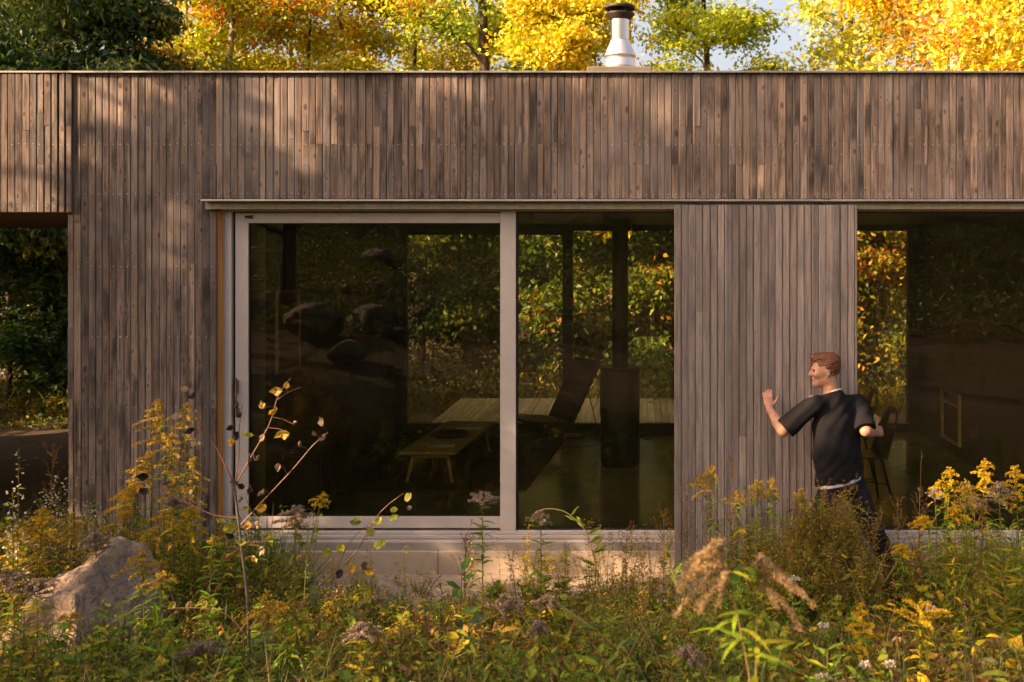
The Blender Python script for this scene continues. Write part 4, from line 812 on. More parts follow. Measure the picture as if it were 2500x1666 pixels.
# the young poplar at the left
def sapling():
    Y = -2.55; r = np.random.default_rng(77); sm, lm = MB(), MB(); br = [([(610, 1800), (608, 1600), (603, 1450), (590, 1340), (582, 1270), (572, 1190)], .0095, .0065), ([(572, 1190), (545, 1120), (500, 1040), (468, 985), (445, 955)], .005, .002),
        ([(572, 1190), (580, 1120), (578, 1050), (583, 990)], .004, .002), ([(573, 1190), (610, 1120), (655, 1040), (672, 980), (690, 945), (705, 925)], .0045, .0018), ([(578, 1265), (520, 1255), (440, 1215), (380, 1185), (340, 1162)], .0045, .002),
        ([(585, 1285), (640, 1225), (710, 1150), (760, 1090), (795, 1060)], .0045, .0018), ([(608, 1560), (560, 1500), (500, 1480), (420, 1478)], .004, .002), ([(606, 1610), (560, 1570), (530, 1530)], .004, .002), ([(604, 1540), (640, 1500), (668, 1470)], .0035, .0015), ([(672, 980), (700, 960), (725, 950)], .002, .0015)]
    CV = None; dy = [0, -.04, .05, .03, -.05, .04, -.05, .04, -.04, .05]
    for (pts, r0, r1), d in zip(br, dy):
        c = curve([np.array(atp(a, b, Y)) + np.array([0, d * i / max(1, len(pts) - 1), 0]) for i, (a, b) in enumerate(pts)], 14); CV = c if CV is None else np.concatenate([CV, c]); sm.tube(c, np.linspace(r0, r1, 14), 7, (.20, .09, .05) if r0 < .006 else (.13, .10, .075))
    y1, y2, gr, dk, tn = (.50, .28, .03), (.54, .34, .06), (.30, .30, .03), (.035, .024, .016), (.50, .36, .20)
    L = [(675, 955, y2, .075, 180), (700, 940, y2, .05, 80), (640, 990, y2, .055, 120), (665, 1005, y1, .06, 200), (690, 1060, y2, .095, 190), (605, 1060, gr, .07, 170), (640, 1070, tn, .05, 250), (478, 1080, tn, .06, 340), (430, 1018, tn, .07, 190), (450, 950, tn, .05, 160),
         (462, 1197, y1, .06, 200), (600, 1240, gr, .06, 190), (640, 1240, y1, .075, 20), (605, 1285, y1, .065, 200), (560, 1290, gr, .085, 180), (540, 1275, gr, .075, 160), (640, 1345, tn, .06, 250), (660, 1315, gr, .07, 30), (590, 1325, gr, .06, 180), (630, 1280, tn, .05, 260), (470, 970, dk, .06, 20), (460, 1050, dk, .07, 180),
         (580, 990, dk, .05, 270), (585, 1015, dk, .05, 250), (560, 1045, dk, .05, 200), (565, 1080, y1, .05, 270), (575, 1065, dk, .06, 250), (612, 1125, dk, .06, 300), (630, 1120, (.12, .08, .06), .05, 20), (680, 1140, (.22, .15, .11), .055, 270), (590, 1190, dk, .06, 180), (570, 1175, dk, .06, 20), (610, 1200, dk, .05, 260), (590, 1220, dk, .045, 260),
         (350, 1165, dk, .075, 180), (355, 1198, dk, .08, 10), (640, 1205, (.20, .14, .08), .055, 260), (785, 1030, tn, .06, 100), (790, 1070, (.22, .15, .11), .06, 20), (765, 1060, (.16, .09, .06), .05, 150), (730, 1085, (.20, .12, .08), .04, 120), (560, 1310, dk, .06, 170), (720, 1030, (.25, .16, .11), .04, 60), (410, 1180, (.12, .08, .05), .06, 250), (560, 1355, y1, .05, 200), (622, 1365, y1, .05, 320),
         (500, 1478, gr, .06, 250), (460, 1480, (.34, .28, .12), .06, 260), (420, 1480, gr, .055, 230), (540, 1540, y1, .06, 260), (665, 1470, gr, .06, 40)]
    P = np.array([np.array(atp(a, b, Y - .01)) for a, b, *_ in L]); Ls = np.array([l[3] for l in L]) * .9; ang = np.radians([l[4] for l in L]); D = np.stack([np.cos(ang), r.normal(0, .35, len(L)), np.sin(ang)], 1)
    N = np.stack([r.normal(0, .5, len(L)), -np.ones(len(L)), r.normal(.3, .5, len(L))], 1); P = P - unit(D) * Ls[:, None] * .5; cols = np.array([l[2] for l in L]) * r.uniform(.85, 1.15, (len(L), 1))
    dark = cols.max(1) < .25; ovals(lm, P[~dark], D[~dark], Ls[~dark], .74, cols[~dark], r, N[~dark] + r.normal(0, .35, ((~dark).sum(), 3)), cup=.3); ovals(lm, P[dark], D[dark], Ls[dark] * .9, .75, cols[dark], r, N[dark] + r.normal(0, .6, (dark.sum(), 3)), cup=.5)
    for p_ in P:
        i = np.argmin(((CV - p_) ** 2).sum(1)); dd = np.linalg.norm(CV[i] - p_)
        if .006 < dd < .14: sm.tube(np.stack([p_, (p_ + CV[i]) / 2 + np.array([0, 0, .008]), CV[i]]), .0011, 4, (.28, .13, .06), cap=False)
    b = base_of(at(610, 0, Y)[0], Y); e = empty('poplar_sapling', tuple(b), 'thin leggy sapling with few yellow and blackened leaves in front of the door handle', 'sapling'); sm.build('trunk', M['stem'], e); lm.build('leaves', M['spotted_leaf'], e)
    # the leaning second one
    sm, lm = MB(), MB(); pts = [(700, 1560), (760, 1450), (860, 1360), (925, 1255), (985, 1205)]; c = curve([atp(a, b_, -2.2) for a, b_ in pts], 14); sm.tube(c, np.linspace(.0055, .0018, 14), 6, (.22, .11, .055))
    c2 = curve([atp(a, b_, -2.2) for a, b_ in [(820, 1400), (850, 1330), (900, 1280), (935, 1262)]], 10); sm.tube(c2, np.linspace(.003, .0012, 10), 5, (.22, .11, .055))
    L = [(872, 1268, (.17, .20, .03), .06, 0), (925, 1272, gr, .07, 200), (870, 1275, (.16, .2, .04), .07, 180), (960, 1265, (.14, .18, .04), .07, 10), (995, 1215, (.22, .22, .05), .07, 40), (960, 1245, gr, .05, 0), (905, 1300, (.4, .33, .08), .07, 120), (925, 1330, gr, .08, 20), (830, 1340, gr, .07, 30), (890, 1380, dk, .06, 270), (860, 1385, y1, .06, 280), (830, 1400, dk, .06, 240), (800, 1350, gr, .07, 180), (1000, 1240, dk, .04, 200), (770, 1440, (.16, .2, .04), .08, 170), (740, 1500, gr, .09, 200), (900, 1395, y1, .06, 330)]
    P = np.array([atp(a, b_, -2.21) for a, b_, *_ in L]); Ls = np.array([l[3] for l in L]); ang = np.radians([l[4] for l in L]); D = np.stack([np.cos(ang), r.normal(0, .3, len(L)), np.sin(ang)], 1); N = np.stack([r.normal(0, .4, len(L)), -np.ones(len(L)), r.normal(.6, .4, len(L))], 1)
    ovals(lm, P - unit(D) * Ls[:, None] * .4, D, Ls, .75, np.array([l[2] for l in L]), r, N); b = base_of(at(700, 0, -2.2)[0], -2.2)
    e = empty('poplar_sapling', tuple(b), 'leaning sapling with round green leaves pointing right before the sliding door', 'sapling'); sm.build('trunk', M['stem'], e); lm.build('leaves', M['leaf_thick'], e)
sapling()
def leafy(px, py, Y, label, L, asp, n, cols, seed, name='broadleaf_weed', lean=0., spread=.3, droop=0.):
    r = np.random.default_rng(6000 + seed); top = np.array(atp(px, py, Y)); b = base_of(top[0] - lean, Y); st = curve([b, (b + top) / 2 + r.normal(0, .01, 3), top], 8); sm, lm = MB(), MB(); sm.tube(st, np.linspace(.004, .002, 8), 6, (.16, .10, .04))
    q = np.linspace(.3, 1., n); az = np.arange(n) * 1.57 + (np.arange(n) // 2) * .8 + r.normal(0, .2, n) + .6; D = np.stack([np.cos(az), np.sin(az), spread + r.normal(0, .2, n)], 1); N = np.tile([[0, -.3, 1.]], (n, 1)) + r.normal(0, .15, (n, 3))
    ovals(lm, along(st, q), D, L * r.uniform(.7, 1.1, n), asp, pal_cols(globals()[cols] if isinstance(cols, str) else cols, n, r), r, N); e = empty(name, tuple(b), label, 'plant'); sm.build('stem', M['stem'], e); lm.build('leaves', M['leaf_thick'], e)
leafy(1128, 1395, -1.9, 'broad leaved bright green milkweed in the middle of the meadow', .13, .5, 8, [(1, (.10, .19, .03)), (1, (.13, .22, .035))], 1, 'milkweed')
leafy(1145, 1520, -2.3, 'lower blue green milkweed below the bright one', .11, .6, 7, [(1, (.10, .15, .06))], 2, 'milkweed')
leafy(2395, 1580, -3.3, 'large tan leaved weed in the lower right corner', .10, .38, 12, [(1, (.30, .22, .06)), (1, (.2, .18, .05))], 3)
leafy(2450, 1370, -2.4, 'pale yellow green feathery weed at the right edge', .12, .12, 60, 'WMIX', 4)
leafy(1470, 1620, -3.3, 'green narrow leaved weed at the bottom middle', .14, .22, 16, 'WGREEN', 5); leafy(1250, 1600, -3.2, 'green narrow leaved weed left of the bottom middle', .13, .22, 18, 'WGREEN', 6)
leafy(640, 1560, -3.0, 'oval leaved weed right of the sapling foot', .085, .62, 14, [(1, (.13, .16, .04)), (1, (.2, .2, .05))], 7); leafy(2020, 1585, -3.4, 'upright willow leaved weed at the lower right', .12, .2, 20, 'WGREEN', 8)
leafy(870, 1480, -2.6, 'oval leaved weed behind the golden tan plume', .08, .6, 14, [(1, (.12, .16, .035)), (1, (.24, .2, .04))], 9); leafy(60, 1500, -3.0, 'yellow leaved weed in the lower left corner', .10, .35, 20, 'WYEL', 10); leafy(270, 1480, -3.0, 'green lance leaved weed in front of the boulder', .11, .25, 18, 'WGREEN', 11); leafy(380, 1520, -3.1, 'drooping lance leaved weed at the right foot of the boulder', .14, .18, 20, 'WGREEN', 12)
def lettuce(pts, Y, label, seed):
    r = np.random.default_rng(seed); sm, lm = MB(), MB(); c = curve([atp(a, b_, Y) for a, b_ in pts], 20); sm.tube(c, np.linspace(.005, .0012, 20), 6, (.32, .24, .08)); k = 7; az = r.uniform(0, 6.28, k)
    ovals(lm, along(c, np.linspace(.25, .62, k)), np.stack([np.cos(az), np.sin(az) * .5, r.uniform(.2, .8, k)], 1), .11, .32, pal_cols([(1, (.22, .25, .04)), (1, (.13, .19, .035))], k, r), r); e = empty('wild_lettuce', (c[0][0], Y, c[0][2]), label, 'plant'); sm.build('stem', M['stem'], e); lm.build('leaves', M['leaf_thick'], e)
lettuce([(1470, 1530), (1462, 1430), (1445, 1340), (1425, 1290), (1380, 1250), (1330, 1243), (1295, 1258)], -1.3, 'wild lettuce with a long stalk arching left before the fixed window', 1); lettuce([(1690, 1530), (1650, 1420), (1625, 1340), (1612, 1280)], -1.4, 'pale straight wild lettuce stalk under the fixed window', 2)
lettuce([(1560, 1640), (1480, 1560), (1400, 1500), (1330, 1450)], -2.6, 'straw coloured stalk leaning left in the lower middle', 3)

# --- uncounted ground cover, grass and the low weeds between the named plants
def cover():
    r = np.random.default_rng(99); lm = MB(); gm = MB(); N = 4600
    for i in range(N):
        y = -4.3 + 4.05 * r.random() ** .9; hw = (8 + y) * 1.0; x = r.uniform(-.66, .42) * (8 + y) * 1.0 + r.normal(0, .1)
        sandy = (-2.35 < x < .6) and y > -.95 - .15 * math.sin(x * 3)
        if sandy and r.random() < .90: continue
        if x > .15 and y > -.25: continue
        H = r.uniform(.16, .46) if not sandy else r.uniform(.06, .22)
        if -2.4 < x < .45 and -2. < y < -.9: H *= .55
        if (.6 < x < 1.35 or x > 2.2) and y > -1.6: H *= 1.6
        if x < -2.3 and y > -2: H *= 1.45
        if y < -2.8: H *= 1.15
        b = np.array([x, y, float(gz(x, y)) - .01]); top = b + np.array([r.normal(0, .08), r.normal(0, .08), H]); st = np.stack([b, (b + top) / 2 + r.normal(0, .02, 3), top]); kind = r.random()
        patch = math.sin(x * 2.3 + 1) + math.sin(y * 3.1 + x) + r.normal(0, .8); pal = WGREEN if patch > .5 else (WMIX if patch > -.9 else (WYEL if r.random() < .55 else BROWNS))
        lm.tube(st, .0017, 3, (.12, .09, .035), cap=False)
        if kind < .34:
            k = int(r.uniform(12, 22)); az = r.uniform(0, 6.28, k); L = r.uniform(.055, .12) * r.uniform(.6, 1.2, k); blades(lm, along(st, r.uniform(.1, 1, k)), np.stack([np.cos(az), np.sin(az), r.uniform(.1, .9, k)], 1), L, L * .2, .5, pal_cols(pal, k, r))
        elif kind < .58:
            k = int(r.uniform(26, 44)); az = r.uniform(0, 6.28, k); blades(lm, along(st, r.uniform(.1, 1, k)) + r.normal(0, .02, (k, 3)), np.stack([np.cos(az), np.sin(az), r.uniform(0, 1.2, k)], 1), .05 * r.uniform(.5, 1.3, k), .005, .3, pal_cols(pal, k, r))
        elif kind < .80:
            k = int(r.uniform(9, 17)); az = r.uniform(0, 6.28, k); ovals(lm, along(st, r.uniform(.25, 1, k)), np.stack([np.cos(az), np.sin(az), r.uniform(.0, .6, k)], 1), r.uniform(.035, .075) * r.uniform(.7, 1.2, k), .6, pal_cols(pal, k, r), r, np.tile([[0, -.3, 1.]], (k, 1)) + r.normal(0, .3, (k, 3)))
        else:
            k = 20; az = r.uniform(0, 6.28, k); LL = H * r.uniform(.8, 1.9, k); blades(gm, np.tile(b, (k, 1)) + r.normal(0, .02, (k, 3)) * np.array([1, 1, 0]), np.stack([np.cos(az) * .5, np.sin(az) * .5, np.full(k, 1.)], 1), LL, .0068, r.uniform(.2, .6, k), pal_cols([(3, (.10, .14, .03)), (2, (.17, .18, .04)), (2, (.32, .24, .10))], k, r))
    for (xa, xb_, ya, yb, h0, h1, nn, pls) in ((.75, 1.5, -1.75, -.75, .30, .66, 360, (BROWNS, WMIX, WMIX)), (1.5, 2.9, -1.75, -.75, .14, .36, 240, (BROWNS, WMIX, WMIX)), (1.0, 1.48, -1.35, -.9, .60, .88, 150, (BROWNS, WMIX, WMIX)), (-.9, .25, -1.0, -.5, .25, .55, 60, (WYEL, WMIX, WYEL)), (-4.6, -2.7, -1.9, -.5, .28, .62, 520, (WMIX, WGREEN, WYEL)), (-.3, .9, -1.9, -.8, .2, .42, 200, (WMIX, BROWNS, WGREEN)), (1.95, 3.6, -2.4, -1.2, .35, .75, 460, (WGREEN, WMIX, WGREEN)), (-2.9, -1.7, -2.2, -1.0, .22, .46, 260, (WMIX, WYEL, WGREEN)), (-1.7, .5, -2.3, -1.2, .12, .28, 240, (WMIX, WYEL, WGREEN)), (-2.7, .5, -1.1, -.5, .15, .5, 60, (WMIX, WYEL, BROWNS)), (-2.6, 2.2, -3.6, -2.3, .2, .45, 420, (WMIX, WGREEN, WGREEN))):
        for i in range(nn):
            x, y = r.uniform(xa, xb_), r.uniform(ya, yb); H = r.uniform(h0, h1); b = np.array([x, y, float(gz(x, y))]); top = b + np.array([r.normal(0, .06), r.normal(0, .05), H]); st = curve([b, (b + top) / 2 + r.normal(0, .015, 3), top], 5); lm.tube(st, np.linspace(.0022, .0009, 5), 3, (.17, .10, .04), cap=False)
            pal = pls[int(r.integers(3))]; k = int(H * 90); az = r.uniform(0, 6.28, k); q = r.uniform(.1, 1, k); blades(lm, along(st, q) + r.normal(0, .012, (k, 3)), np.stack([np.cos(az), np.sin(az), r.uniform(.1, 1.2, k)], 1), .055 * r.uniform(.5, 1.2, k) * (1.2 - .6 * q), .0075, .35, pal_cols(WMIX if pal is BROWNS else pal, k, r))
            if pal is not WGREEN: k = 26; fp = along(st, r.uniform(.72, 1.0, k)) + r.normal(0, .022, (k, 3)); leaf_quads(lm, fp, .010, pal_cols(BROWNS if pal is not WYEL else OLDGLD, k, r), 0, .7, 0, 0, r)
    n = 70000; x = r.uniform(-22, 22, n); y = r.uniform(-24, -8.8, n); hh = .2 + .5 * np.sin(x * .9 + y) ** 2 * np.sin(y * .7 + x * .3) ** 2; sl_ = MB(); leaf_quads(sl_, np.stack([x, y, gz(x, y) + hh * r.random(n)], 1), .15, pal_cols([(4, (.05, .085, .02)), (3, (.08, .10, .025)), (1, (.16, .13, .03))], n, r), .4, .4, .2, 0, r); tag(sl_.build('undergrowth', M['leaf']), kind='stuff')
    for i in range(150):
        y = r.uniform(-4.0, -1.0); x = r.uniform(-.6, .4) * (8 + y); b = np.array([x, y, float(gz(x, y))]); a = r.uniform(0, 6.28); L = r.uniform(.35, .8); up_ = r.uniform(.15, .9); d = np.array([math.cos(a), math.sin(a) * .6, up_]); d *= L / np.linalg.norm(d)
        gm.tube(curve([b, b + d * .5 + np.array([0, 0, .06]), b + d], 7), np.linspace(.003, .0012, 7), 4, (.34, .24, .12) if i % 3 else (.24, .11, .05), cap=False)
    # litter of small leaves close to the soil
    n = 15000; y = -4.3 + 4.2 * r.random(n); x = r.uniform(-.66, .42, n) * (8 + y); keep = ~((x > -2.4) & (x < .9) & (y > -.85)) | (r.random(n) < .05); x, y = x[keep], y[keep]
    P = np.stack([x, y, gz(x, y) + r.uniform(0, .12, len(x)) * (y < -.9)], 1); leaf_quads(lm, P, .035, pal_cols([(3, (.08, .10, .03)), (2, (.18, .13, .04)), (2, (.13, .07, .03)), (1, (.32, .2, .05))], len(P), r), .6, .5, .1, 0, r)
    tag(lm.build('ground_cover', M['leaf_thick']), kind='stuff'); tag(gm.build('grass', M['leaf_thick']), kind='stuff')
    # beyond the house: low growth behind the deck and under the trees
    bm = MB(); n = 46000; x = r.uniform(-15, 7, n); y = np.where(x < -4.2, r.uniform(6.5, 13, n), r.uniform(7.9, 13, n)); hmax = np.where(x < -4.2, .12, .35) + .16 * np.maximum(y - 7.9, 0) + .3 * np.sin(x * 1.7) ** 2 + .35 * np.sin(x * 3.1 + y) ** 2
    z = gz(x, y) + np.clip((y - 6.4) * .5, .1, 1) * hmax * r.random(n) ** .8; P = np.stack([x, y, z], 1); keep = np.ones(n, bool); P = P[keep]
    leaf_quads(bm, P, .085, pal_cols([(3, (.07, .12, .025)), (2, (.14, .17, .03)), (2, (.30, .25, .03)), (1, (.35, .17, .03))], len(P), r), .4, .45, .2, 0, r); n = 5000; x = r.uniform(-14, 7, n); y = r.uniform(7.8, 9.5, n)
    k = n; az = r.uniform(0, 6.28, k); blades(bm, np.stack([x, y, gz(x, y)], 1), np.stack([np.cos(az) * .4, np.sin(az) * .4, np.full(k, 1.)], 1), r.uniform(.3, .9, k), .014, .35, pal_cols(WMIX, k, r)); tag(bm.build('undergrowth', M['leaf']), kind='stuff')
    # fallen leaves on the sand and the bare soil
    fm = MB(); n = 260; x = np.concatenate([r.uniform(-2.4, 1.4, 60), r.uniform(-11, -4.6, 200)]); y = np.concatenate([r.uniform(-1.0, -.15, 60), r.uniform(.2, 8.5, 200)]); P = np.stack([x, y, gz(x, y) + .012 - .05 * ((y > 0) & (y < 4.8))], 1)
    leaf_quads(fm, P, .07, pal_cols([(2, (.42, .14, .04)), (2, (.34, .22, .10)), (1, (.2, .10, .05))], n, r), .9, .8, 0, 0, r); tag(fm.build('fallen_leaves', M['leaf']), kind='stuff')
cover()

# ------------------------------------------------------------------ boulders
def boulder(px, py, Y, size, seed, label, loc=None, name='boulder', group=None, mat='granite', tilt=0., planes=(), rough=1.):
    import bmesh
    bm = bmesh.new(); bmesh.ops.create_icosphere(bm, subdivisions=6 if planes else 5, radius=1.); rr = np.random.default_rng(seed); pl = [(unit(rr.normal(size=3)), rr.uniform(.62, .95)) for _ in range(14)] + [(unit(np.array(a, float)), b) for a, b in planes]
    from mathutils import noise as mn
    for v in bm.verts:
        d = np.array(v.co); s = 1.
        for nrm, o in pl:
            c = float(d @ nrm)
            if c > o: s = min(s, 1 + (o / c - 1) * .86)
        p = Vector(d * s); f = 1 + rough * (.07 * mn.noise(p * 2 + Vector((seed, 0, 0))) + .045 * mn.noise(p * 5) + .03 * abs(mn.noise(p * 11)) + .014 * mn.noise(p * 24)); q = p * f
        v.co = Vector((q.x * size[0], q.y * size[1], q.z * size[2]))
        if tilt: v.co = Matrix.Rotation(tilt, 3, 'Y') @ v.co
    me = bpy.data.meshes.new(name); bm.to_mesh(me); bm.free(); me.materials.append(M[mat])
    for p in me.polygons: p.use_smooth = True
    o = bpy.data.objects.new(name, me); COL.objects.link(o)
    if loc is None: x, z = at(px, py, Y); top = max(v.co.z for v in me.vertices); o.location = (x, Y, z - top)
    else: o.location = loc
    return tag(o, label, 'boulder', group)
M['slope_stone'] = stone_mat('slope_stone', (.26, .225, .19), (.15, .125, .105), (.07, .06, .05), (.16, .15, .09))
boulder(196, 1312, -2.05, (.76, .50, .94), 12, 'large pale granite boulder sunlit on its left edge in the meadow', planes=(((-.60, -.1, .79), .55), ((-.8, -.2, .55), .62), ((-.35, -.25, .9), .66), ((.92, -.25, .30), .48), ((-.2, -.95, .3), .68)), rough=1.7)
for i, (px, py, d, s, lab) in enumerate([(840, 690, 13, .42, 'round grey rock on the slope behind the viewer'), (700, 690, 13.5, .5, 'flat grey rock on the slope left behind the viewer'), (920, 700, 12.5, .5, 'long grey rock on the slope behind the viewer'), (600, 800, 10.5, .7, 'wide flat rock low on the slope behind the viewer'), (760, 890, 9, 1.0, 'big rounded boulder low on the slope behind the viewer'),
        (900, 880, 9.5, .9, 'biggest rounded boulder of the slope behind the viewer'), (840, 1040, 7.5, .6, 'dark grey boulder nearest behind the viewer'), (1010, 860, 10, .6, 'weathered boulder right on the slope behind the viewer'), (920, 590, 16, .8, 'boulder high up on the slope behind the viewer')]):
    sc = (CAM_Y + d) / F; x = (px - 1560) * sc; z = CAM_Z - (py - 620) * sc
    boulder(0, 0, 0, (s * .5, s * .5, s * .34), 30 + i, lab, (x, -d, float(gz(x, -d)) + .28 * s), group='rocks on the slope', mat='slope_stone', rough=1.6)
# ------------------------------------------------------------------ person: bodies and clothes grown from distance fields
class SDF:
    def __init__(s, lo, hi, res):
        s.lo = np.array(lo, np.float32); s.res = res; s.n = np.ceil((np.array(hi) - np.array(lo)) / res).astype(int) + 1; s.D = np.full(s.n, .08, np.float32)
    def loc(s, lo, hi):
        a = np.clip(((np.array(lo) - s.lo) / s.res).astype(int), 0, s.n - 1); b = np.clip(((np.array(hi) - s.lo) / s.res).astype(int) + 2, 1, s.n); sl = tuple(slice(i, j) for i, j in zip(a, b))
        ax = [s.lo[k] + np.arange(a[k], b[k], dtype=np.float32) * s.res for k in range(3)]; return sl, np.stack(np.meshgrid(*ax, indexing='ij'), -1)
    def put(s, sl, d, k, op='u'):
        o = s.D[sl]
        if op == 'u': h = np.clip(.5 + .5 * (o - d) / k, 0, 1); s.D[sl] = o * (1 - h) + d * h - k * h * (1 - h)
        else: h = np.clip(.5 - .5 * (o + d) / k, 0, 1); s.D[sl] = o * (1 - h) - d * h + k * h * (1 - h)
    def cap(s, a, b, ra, rb, k=.02, A=None, sc=(1, 1, 1), op='u'):
        a, b = np.array(a, np.float32), np.array(b, np.float32); pad = max(ra, rb) * max(1, 1 / min(sc)) + k + .02; sl, P = s.loc(np.minimum(a, b) - pad, np.maximum(a, b) + pad)
        q, e = P - a, b - a
        if A is not None: T = (np.array(A) * np.array(sc)[:, None]).astype(np.float32); q, e = q @ T.T, T @ e
        h = np.clip((q @ e) / (e @ e + 1e-12), 0, 1); d = np.linalg.norm(q - h[..., None] * e, axis=-1) - (ra + (rb - ra) * h); s.put(sl, d.astype(np.float32), k, op)
    def ell(s, c, r, A, k=.015, op='u'):
        c = np.array(c, np.float32); r = np.array(r, np.float32); pad = r.max() + k + .02; sl, P = s.loc(c - pad, c + pad); q = ((P - c) @ np.array(A, np.float32).T) / r; l = np.linalg.norm(q, axis=-1) + 1e-6; l2 = np.linalg.norm(q / r, axis=-1) + 1e-6
        s.put(sl, (l * (l - 1) / l2).astype(np.float32), k, op)
    def cut(s, p, n):                         # keep the side the normal points away from
        sl, P = s.loc(s.lo, s.lo + s.n * s.res); s.D = np.maximum(s.D, (P - np.array(p, np.float32)) @ np.array(n, np.float32))
    def disp(s, fn): sl, P = s.loc(s.lo, s.lo + s.n * s.res); s.D = s.D + fn(P).astype(np.float32)
    def mesh(s):
        D = s.D; n = D.shape; ins = D < 0; c = [D[i:n[0] - 1 + i, j:n[1] - 1 + j, k:n[2] - 1 + k] for i in (0, 1) for j in (0, 1) for k in (0, 1)]; cnt = sum((x < 0).astype(np.int8) for x in c); act = np.argwhere((cnt > 0) & (cnt < 8))
        vals = np.stack([x[tuple(act.T)] for x in c], 1); off = np.array([(i, j, k) for i in (0, 1) for j in (0, 1) for k in (0, 1)], np.float32); S = np.zeros((len(act), 3)); W = np.zeros(len(act))
        for a in range(8):
            for b in range(a + 1, 8):
                if abs(off[a] - off[b]).sum() != 1: continue
                x = (vals[:, a] < 0) != (vals[:, b] < 0); t_ = np.where(x, vals[:, a] / (vals[:, a] - vals[:, b] + 1e-12), 0); S += np.where(x[:, None], off[a] + (off[b] - off[a]) * t_[:, None], 0); W += x
        V = s.lo + (act + S / W[:, None]) * s.res; idx = -np.ones(cnt.shape, np.int64); idx[tuple(act.T)] = np.arange(len(act)); Q = []
        for ax in range(3):
            o1, o2 = [k for k in range(3) if k != ax]; a = np.take(ins, range(n[ax] - 1), ax); b = np.take(ins, range(1, n[ax]), ax); e = np.argwhere(a != b); e = e[(e[:, o1] > 0) & (e[:, o2] > 0) & (e[:, o1] < n[o1] - 1) & (e[:, o2] < n[o2] - 1)]
            def cell(d1, d2): g = e.copy(); g[:, o1] -= d1; g[:, o2] -= d2; return idx[tuple(g.T)]
            q = np.stack([cell(1, 1), cell(0, 1), cell(0, 0), cell(1, 0)], 1); fl = a[tuple(e.T)]
            if ax == 1: fl = ~fl
            q[~fl] = q[~fl][:, ::-1]; Q.append(q)
        Q = np.concatenate(Q); return V, Q[(Q >= 0).all(1)]
    def build(s, name, mat, parent, smooth=2):
        V, Q = s.mesh(); m = MB(); m.add(V, Q, smooth=True); o = m.build(name, mat, parent)
        if smooth: md = o.modifiers.new('smooth', 'SMOOTH'); md.iterations = smooth; md.factor = .5
        return o
def person():
    P = lambda px, py, Y: np.array(atp(px, py, Y))
    ps = empty('person', (1.5, -.42, -.3), 'person with short red hair in a black t-shirt and black trousers pushing the wooden shutter', 'person')
    fb = np.array([-.62, .78, 0]); fb /= np.linalg.norm(fb); lb = np.array([-fb[1], fb[0], 0]); up = np.array([0, 0, 1.]); AB = np.stack([fb, lb, up])     # body frame: front, left, up
    hc = P(2014, 906, -.42); fh = np.array([-.975, .10, -.06]); fh /= np.linalg.norm(fh); lh = np.cross(up, fh); lh /= np.linalg.norm(lh); uh = np.cross(fh, lh); AH = np.stack([fh, lh, uh]); H = lambda f, l, u: hc + fh * f + lh * l + uh * u
    neck = P(2034, 972, -.42); Ls, Rs = P(1986, 986, -.52), P(2094, 986, -.33); Le, Re = P(1911, 1052, -.53), P(2114, 1052, -.50); Lw, Rw = P(1880, 1000, -.32), P(2138, 1057, -.36)
    ch_, ws_, pv = P(2038, 1040, -.42), P(2050, 1110, -.42), P(2058, 1165, -.42); Lh, Rh = P(2034, 1175, -.48), P(2082, 1175, -.37)
    Lk, Rk = P(1994, 1292, -.55), P(2128, 1290, -.42); La, Ra = P(1985, 1412, -.47), P(2186, 1388, -.40)
    skin = plain('skin', (.44, .225, .145), .55, 0, .35, .16, 22.); cloth = plain('black_cotton', (.0085, .0078, .009), .9, 0, .2, .2, 14., .15); trs = plain('black_denim', (.013, .012, .013), .9, 0, .2, .25, 18., .2); white = plain('white_cotton', (.62, .60, .60), .9, 0, .2); shoe = plain('pale_shoe', (.55, .50, .46), .7)
    eyem = plain('eye_iris', (.10, .08, .07), .3)
    t = NT('red_hair'); g = t.noise(t.pos((90, 220, 60)), 1., 4, .6); hair = t.fin(t.mix(t.ramp(g, .35, .65), (.045, .014, .006), (.20, .062, .022)), .5, 0, .4)
    # body
    B = SDF((.74, -.80, -.33), (1.97, -.08, 1.48), .0048)
    B.cap(pv, ws_, .125, .115, .05, AB, (1.25, .85, 1)); B.cap(ws_, ch_, .115, .135, .05, AB, (1.25, .85, 1)); B.cap(Ls, Rs, .055, .055, .06); B.cap(ch_, neck, .10, .06, .06)
    B.cap(neck - up * .01, H(-.025, 0, -.06), .062, .056, .025)
    for s_, e_, w_ in ((Ls, Le, Lw), (Rs, Re, Rw)):
        B.cap(s_, e_, .050, .040, .03); B.cap(e_, e_ + (w_ - e_) * .35, .041, .042, .02); B.cap(e_ + (w_ - e_) * .35, w_, .042, .027, .02)
    for h_, k_, a_ in ((Lh, Lk, La), (Rh, Rk, Ra)):
        B.cap(h_, k_, .085, .056, .04); B.cap(k_, k_ * .65 + a_ * .35, .054, .055, .03); B.cap(k_ * .65 + a_ * .35, a_, .055, .036, .03)
    # head
    B.ell(H(-.012, 0, .026), (.098, .076, .092), AH, .01); B.ell(H(.030, 0, -.030), (.062, .058, .080), AH, .03); B.cap(H(.060, .0, -.092), H(-.015, .035, -.062), .020, .018, .03); B.cap(H(.060, .0, -.092), H(-.015, -.035, -.062), .020, .018, .03)
    B.ell(H(.073, 0, -.094), (.020, .024, .018), AH, .02); B.cap(H(.088, 0, .022), H(.112, 0, -.020), .008, .0105, .012); B.ell(H(.107, .0, -.024), (.013, .016, .009), AH, .008)
    B.ell(H(.089, 0, -.052), (.012, .022, .007), AH, .006); B.ell(H(.086, 0, -.064), (.011, .020, .007), AH, .006); B.cap(H(.088, .032, .024), H(.092, -.032, .024), .009, .009, .012)
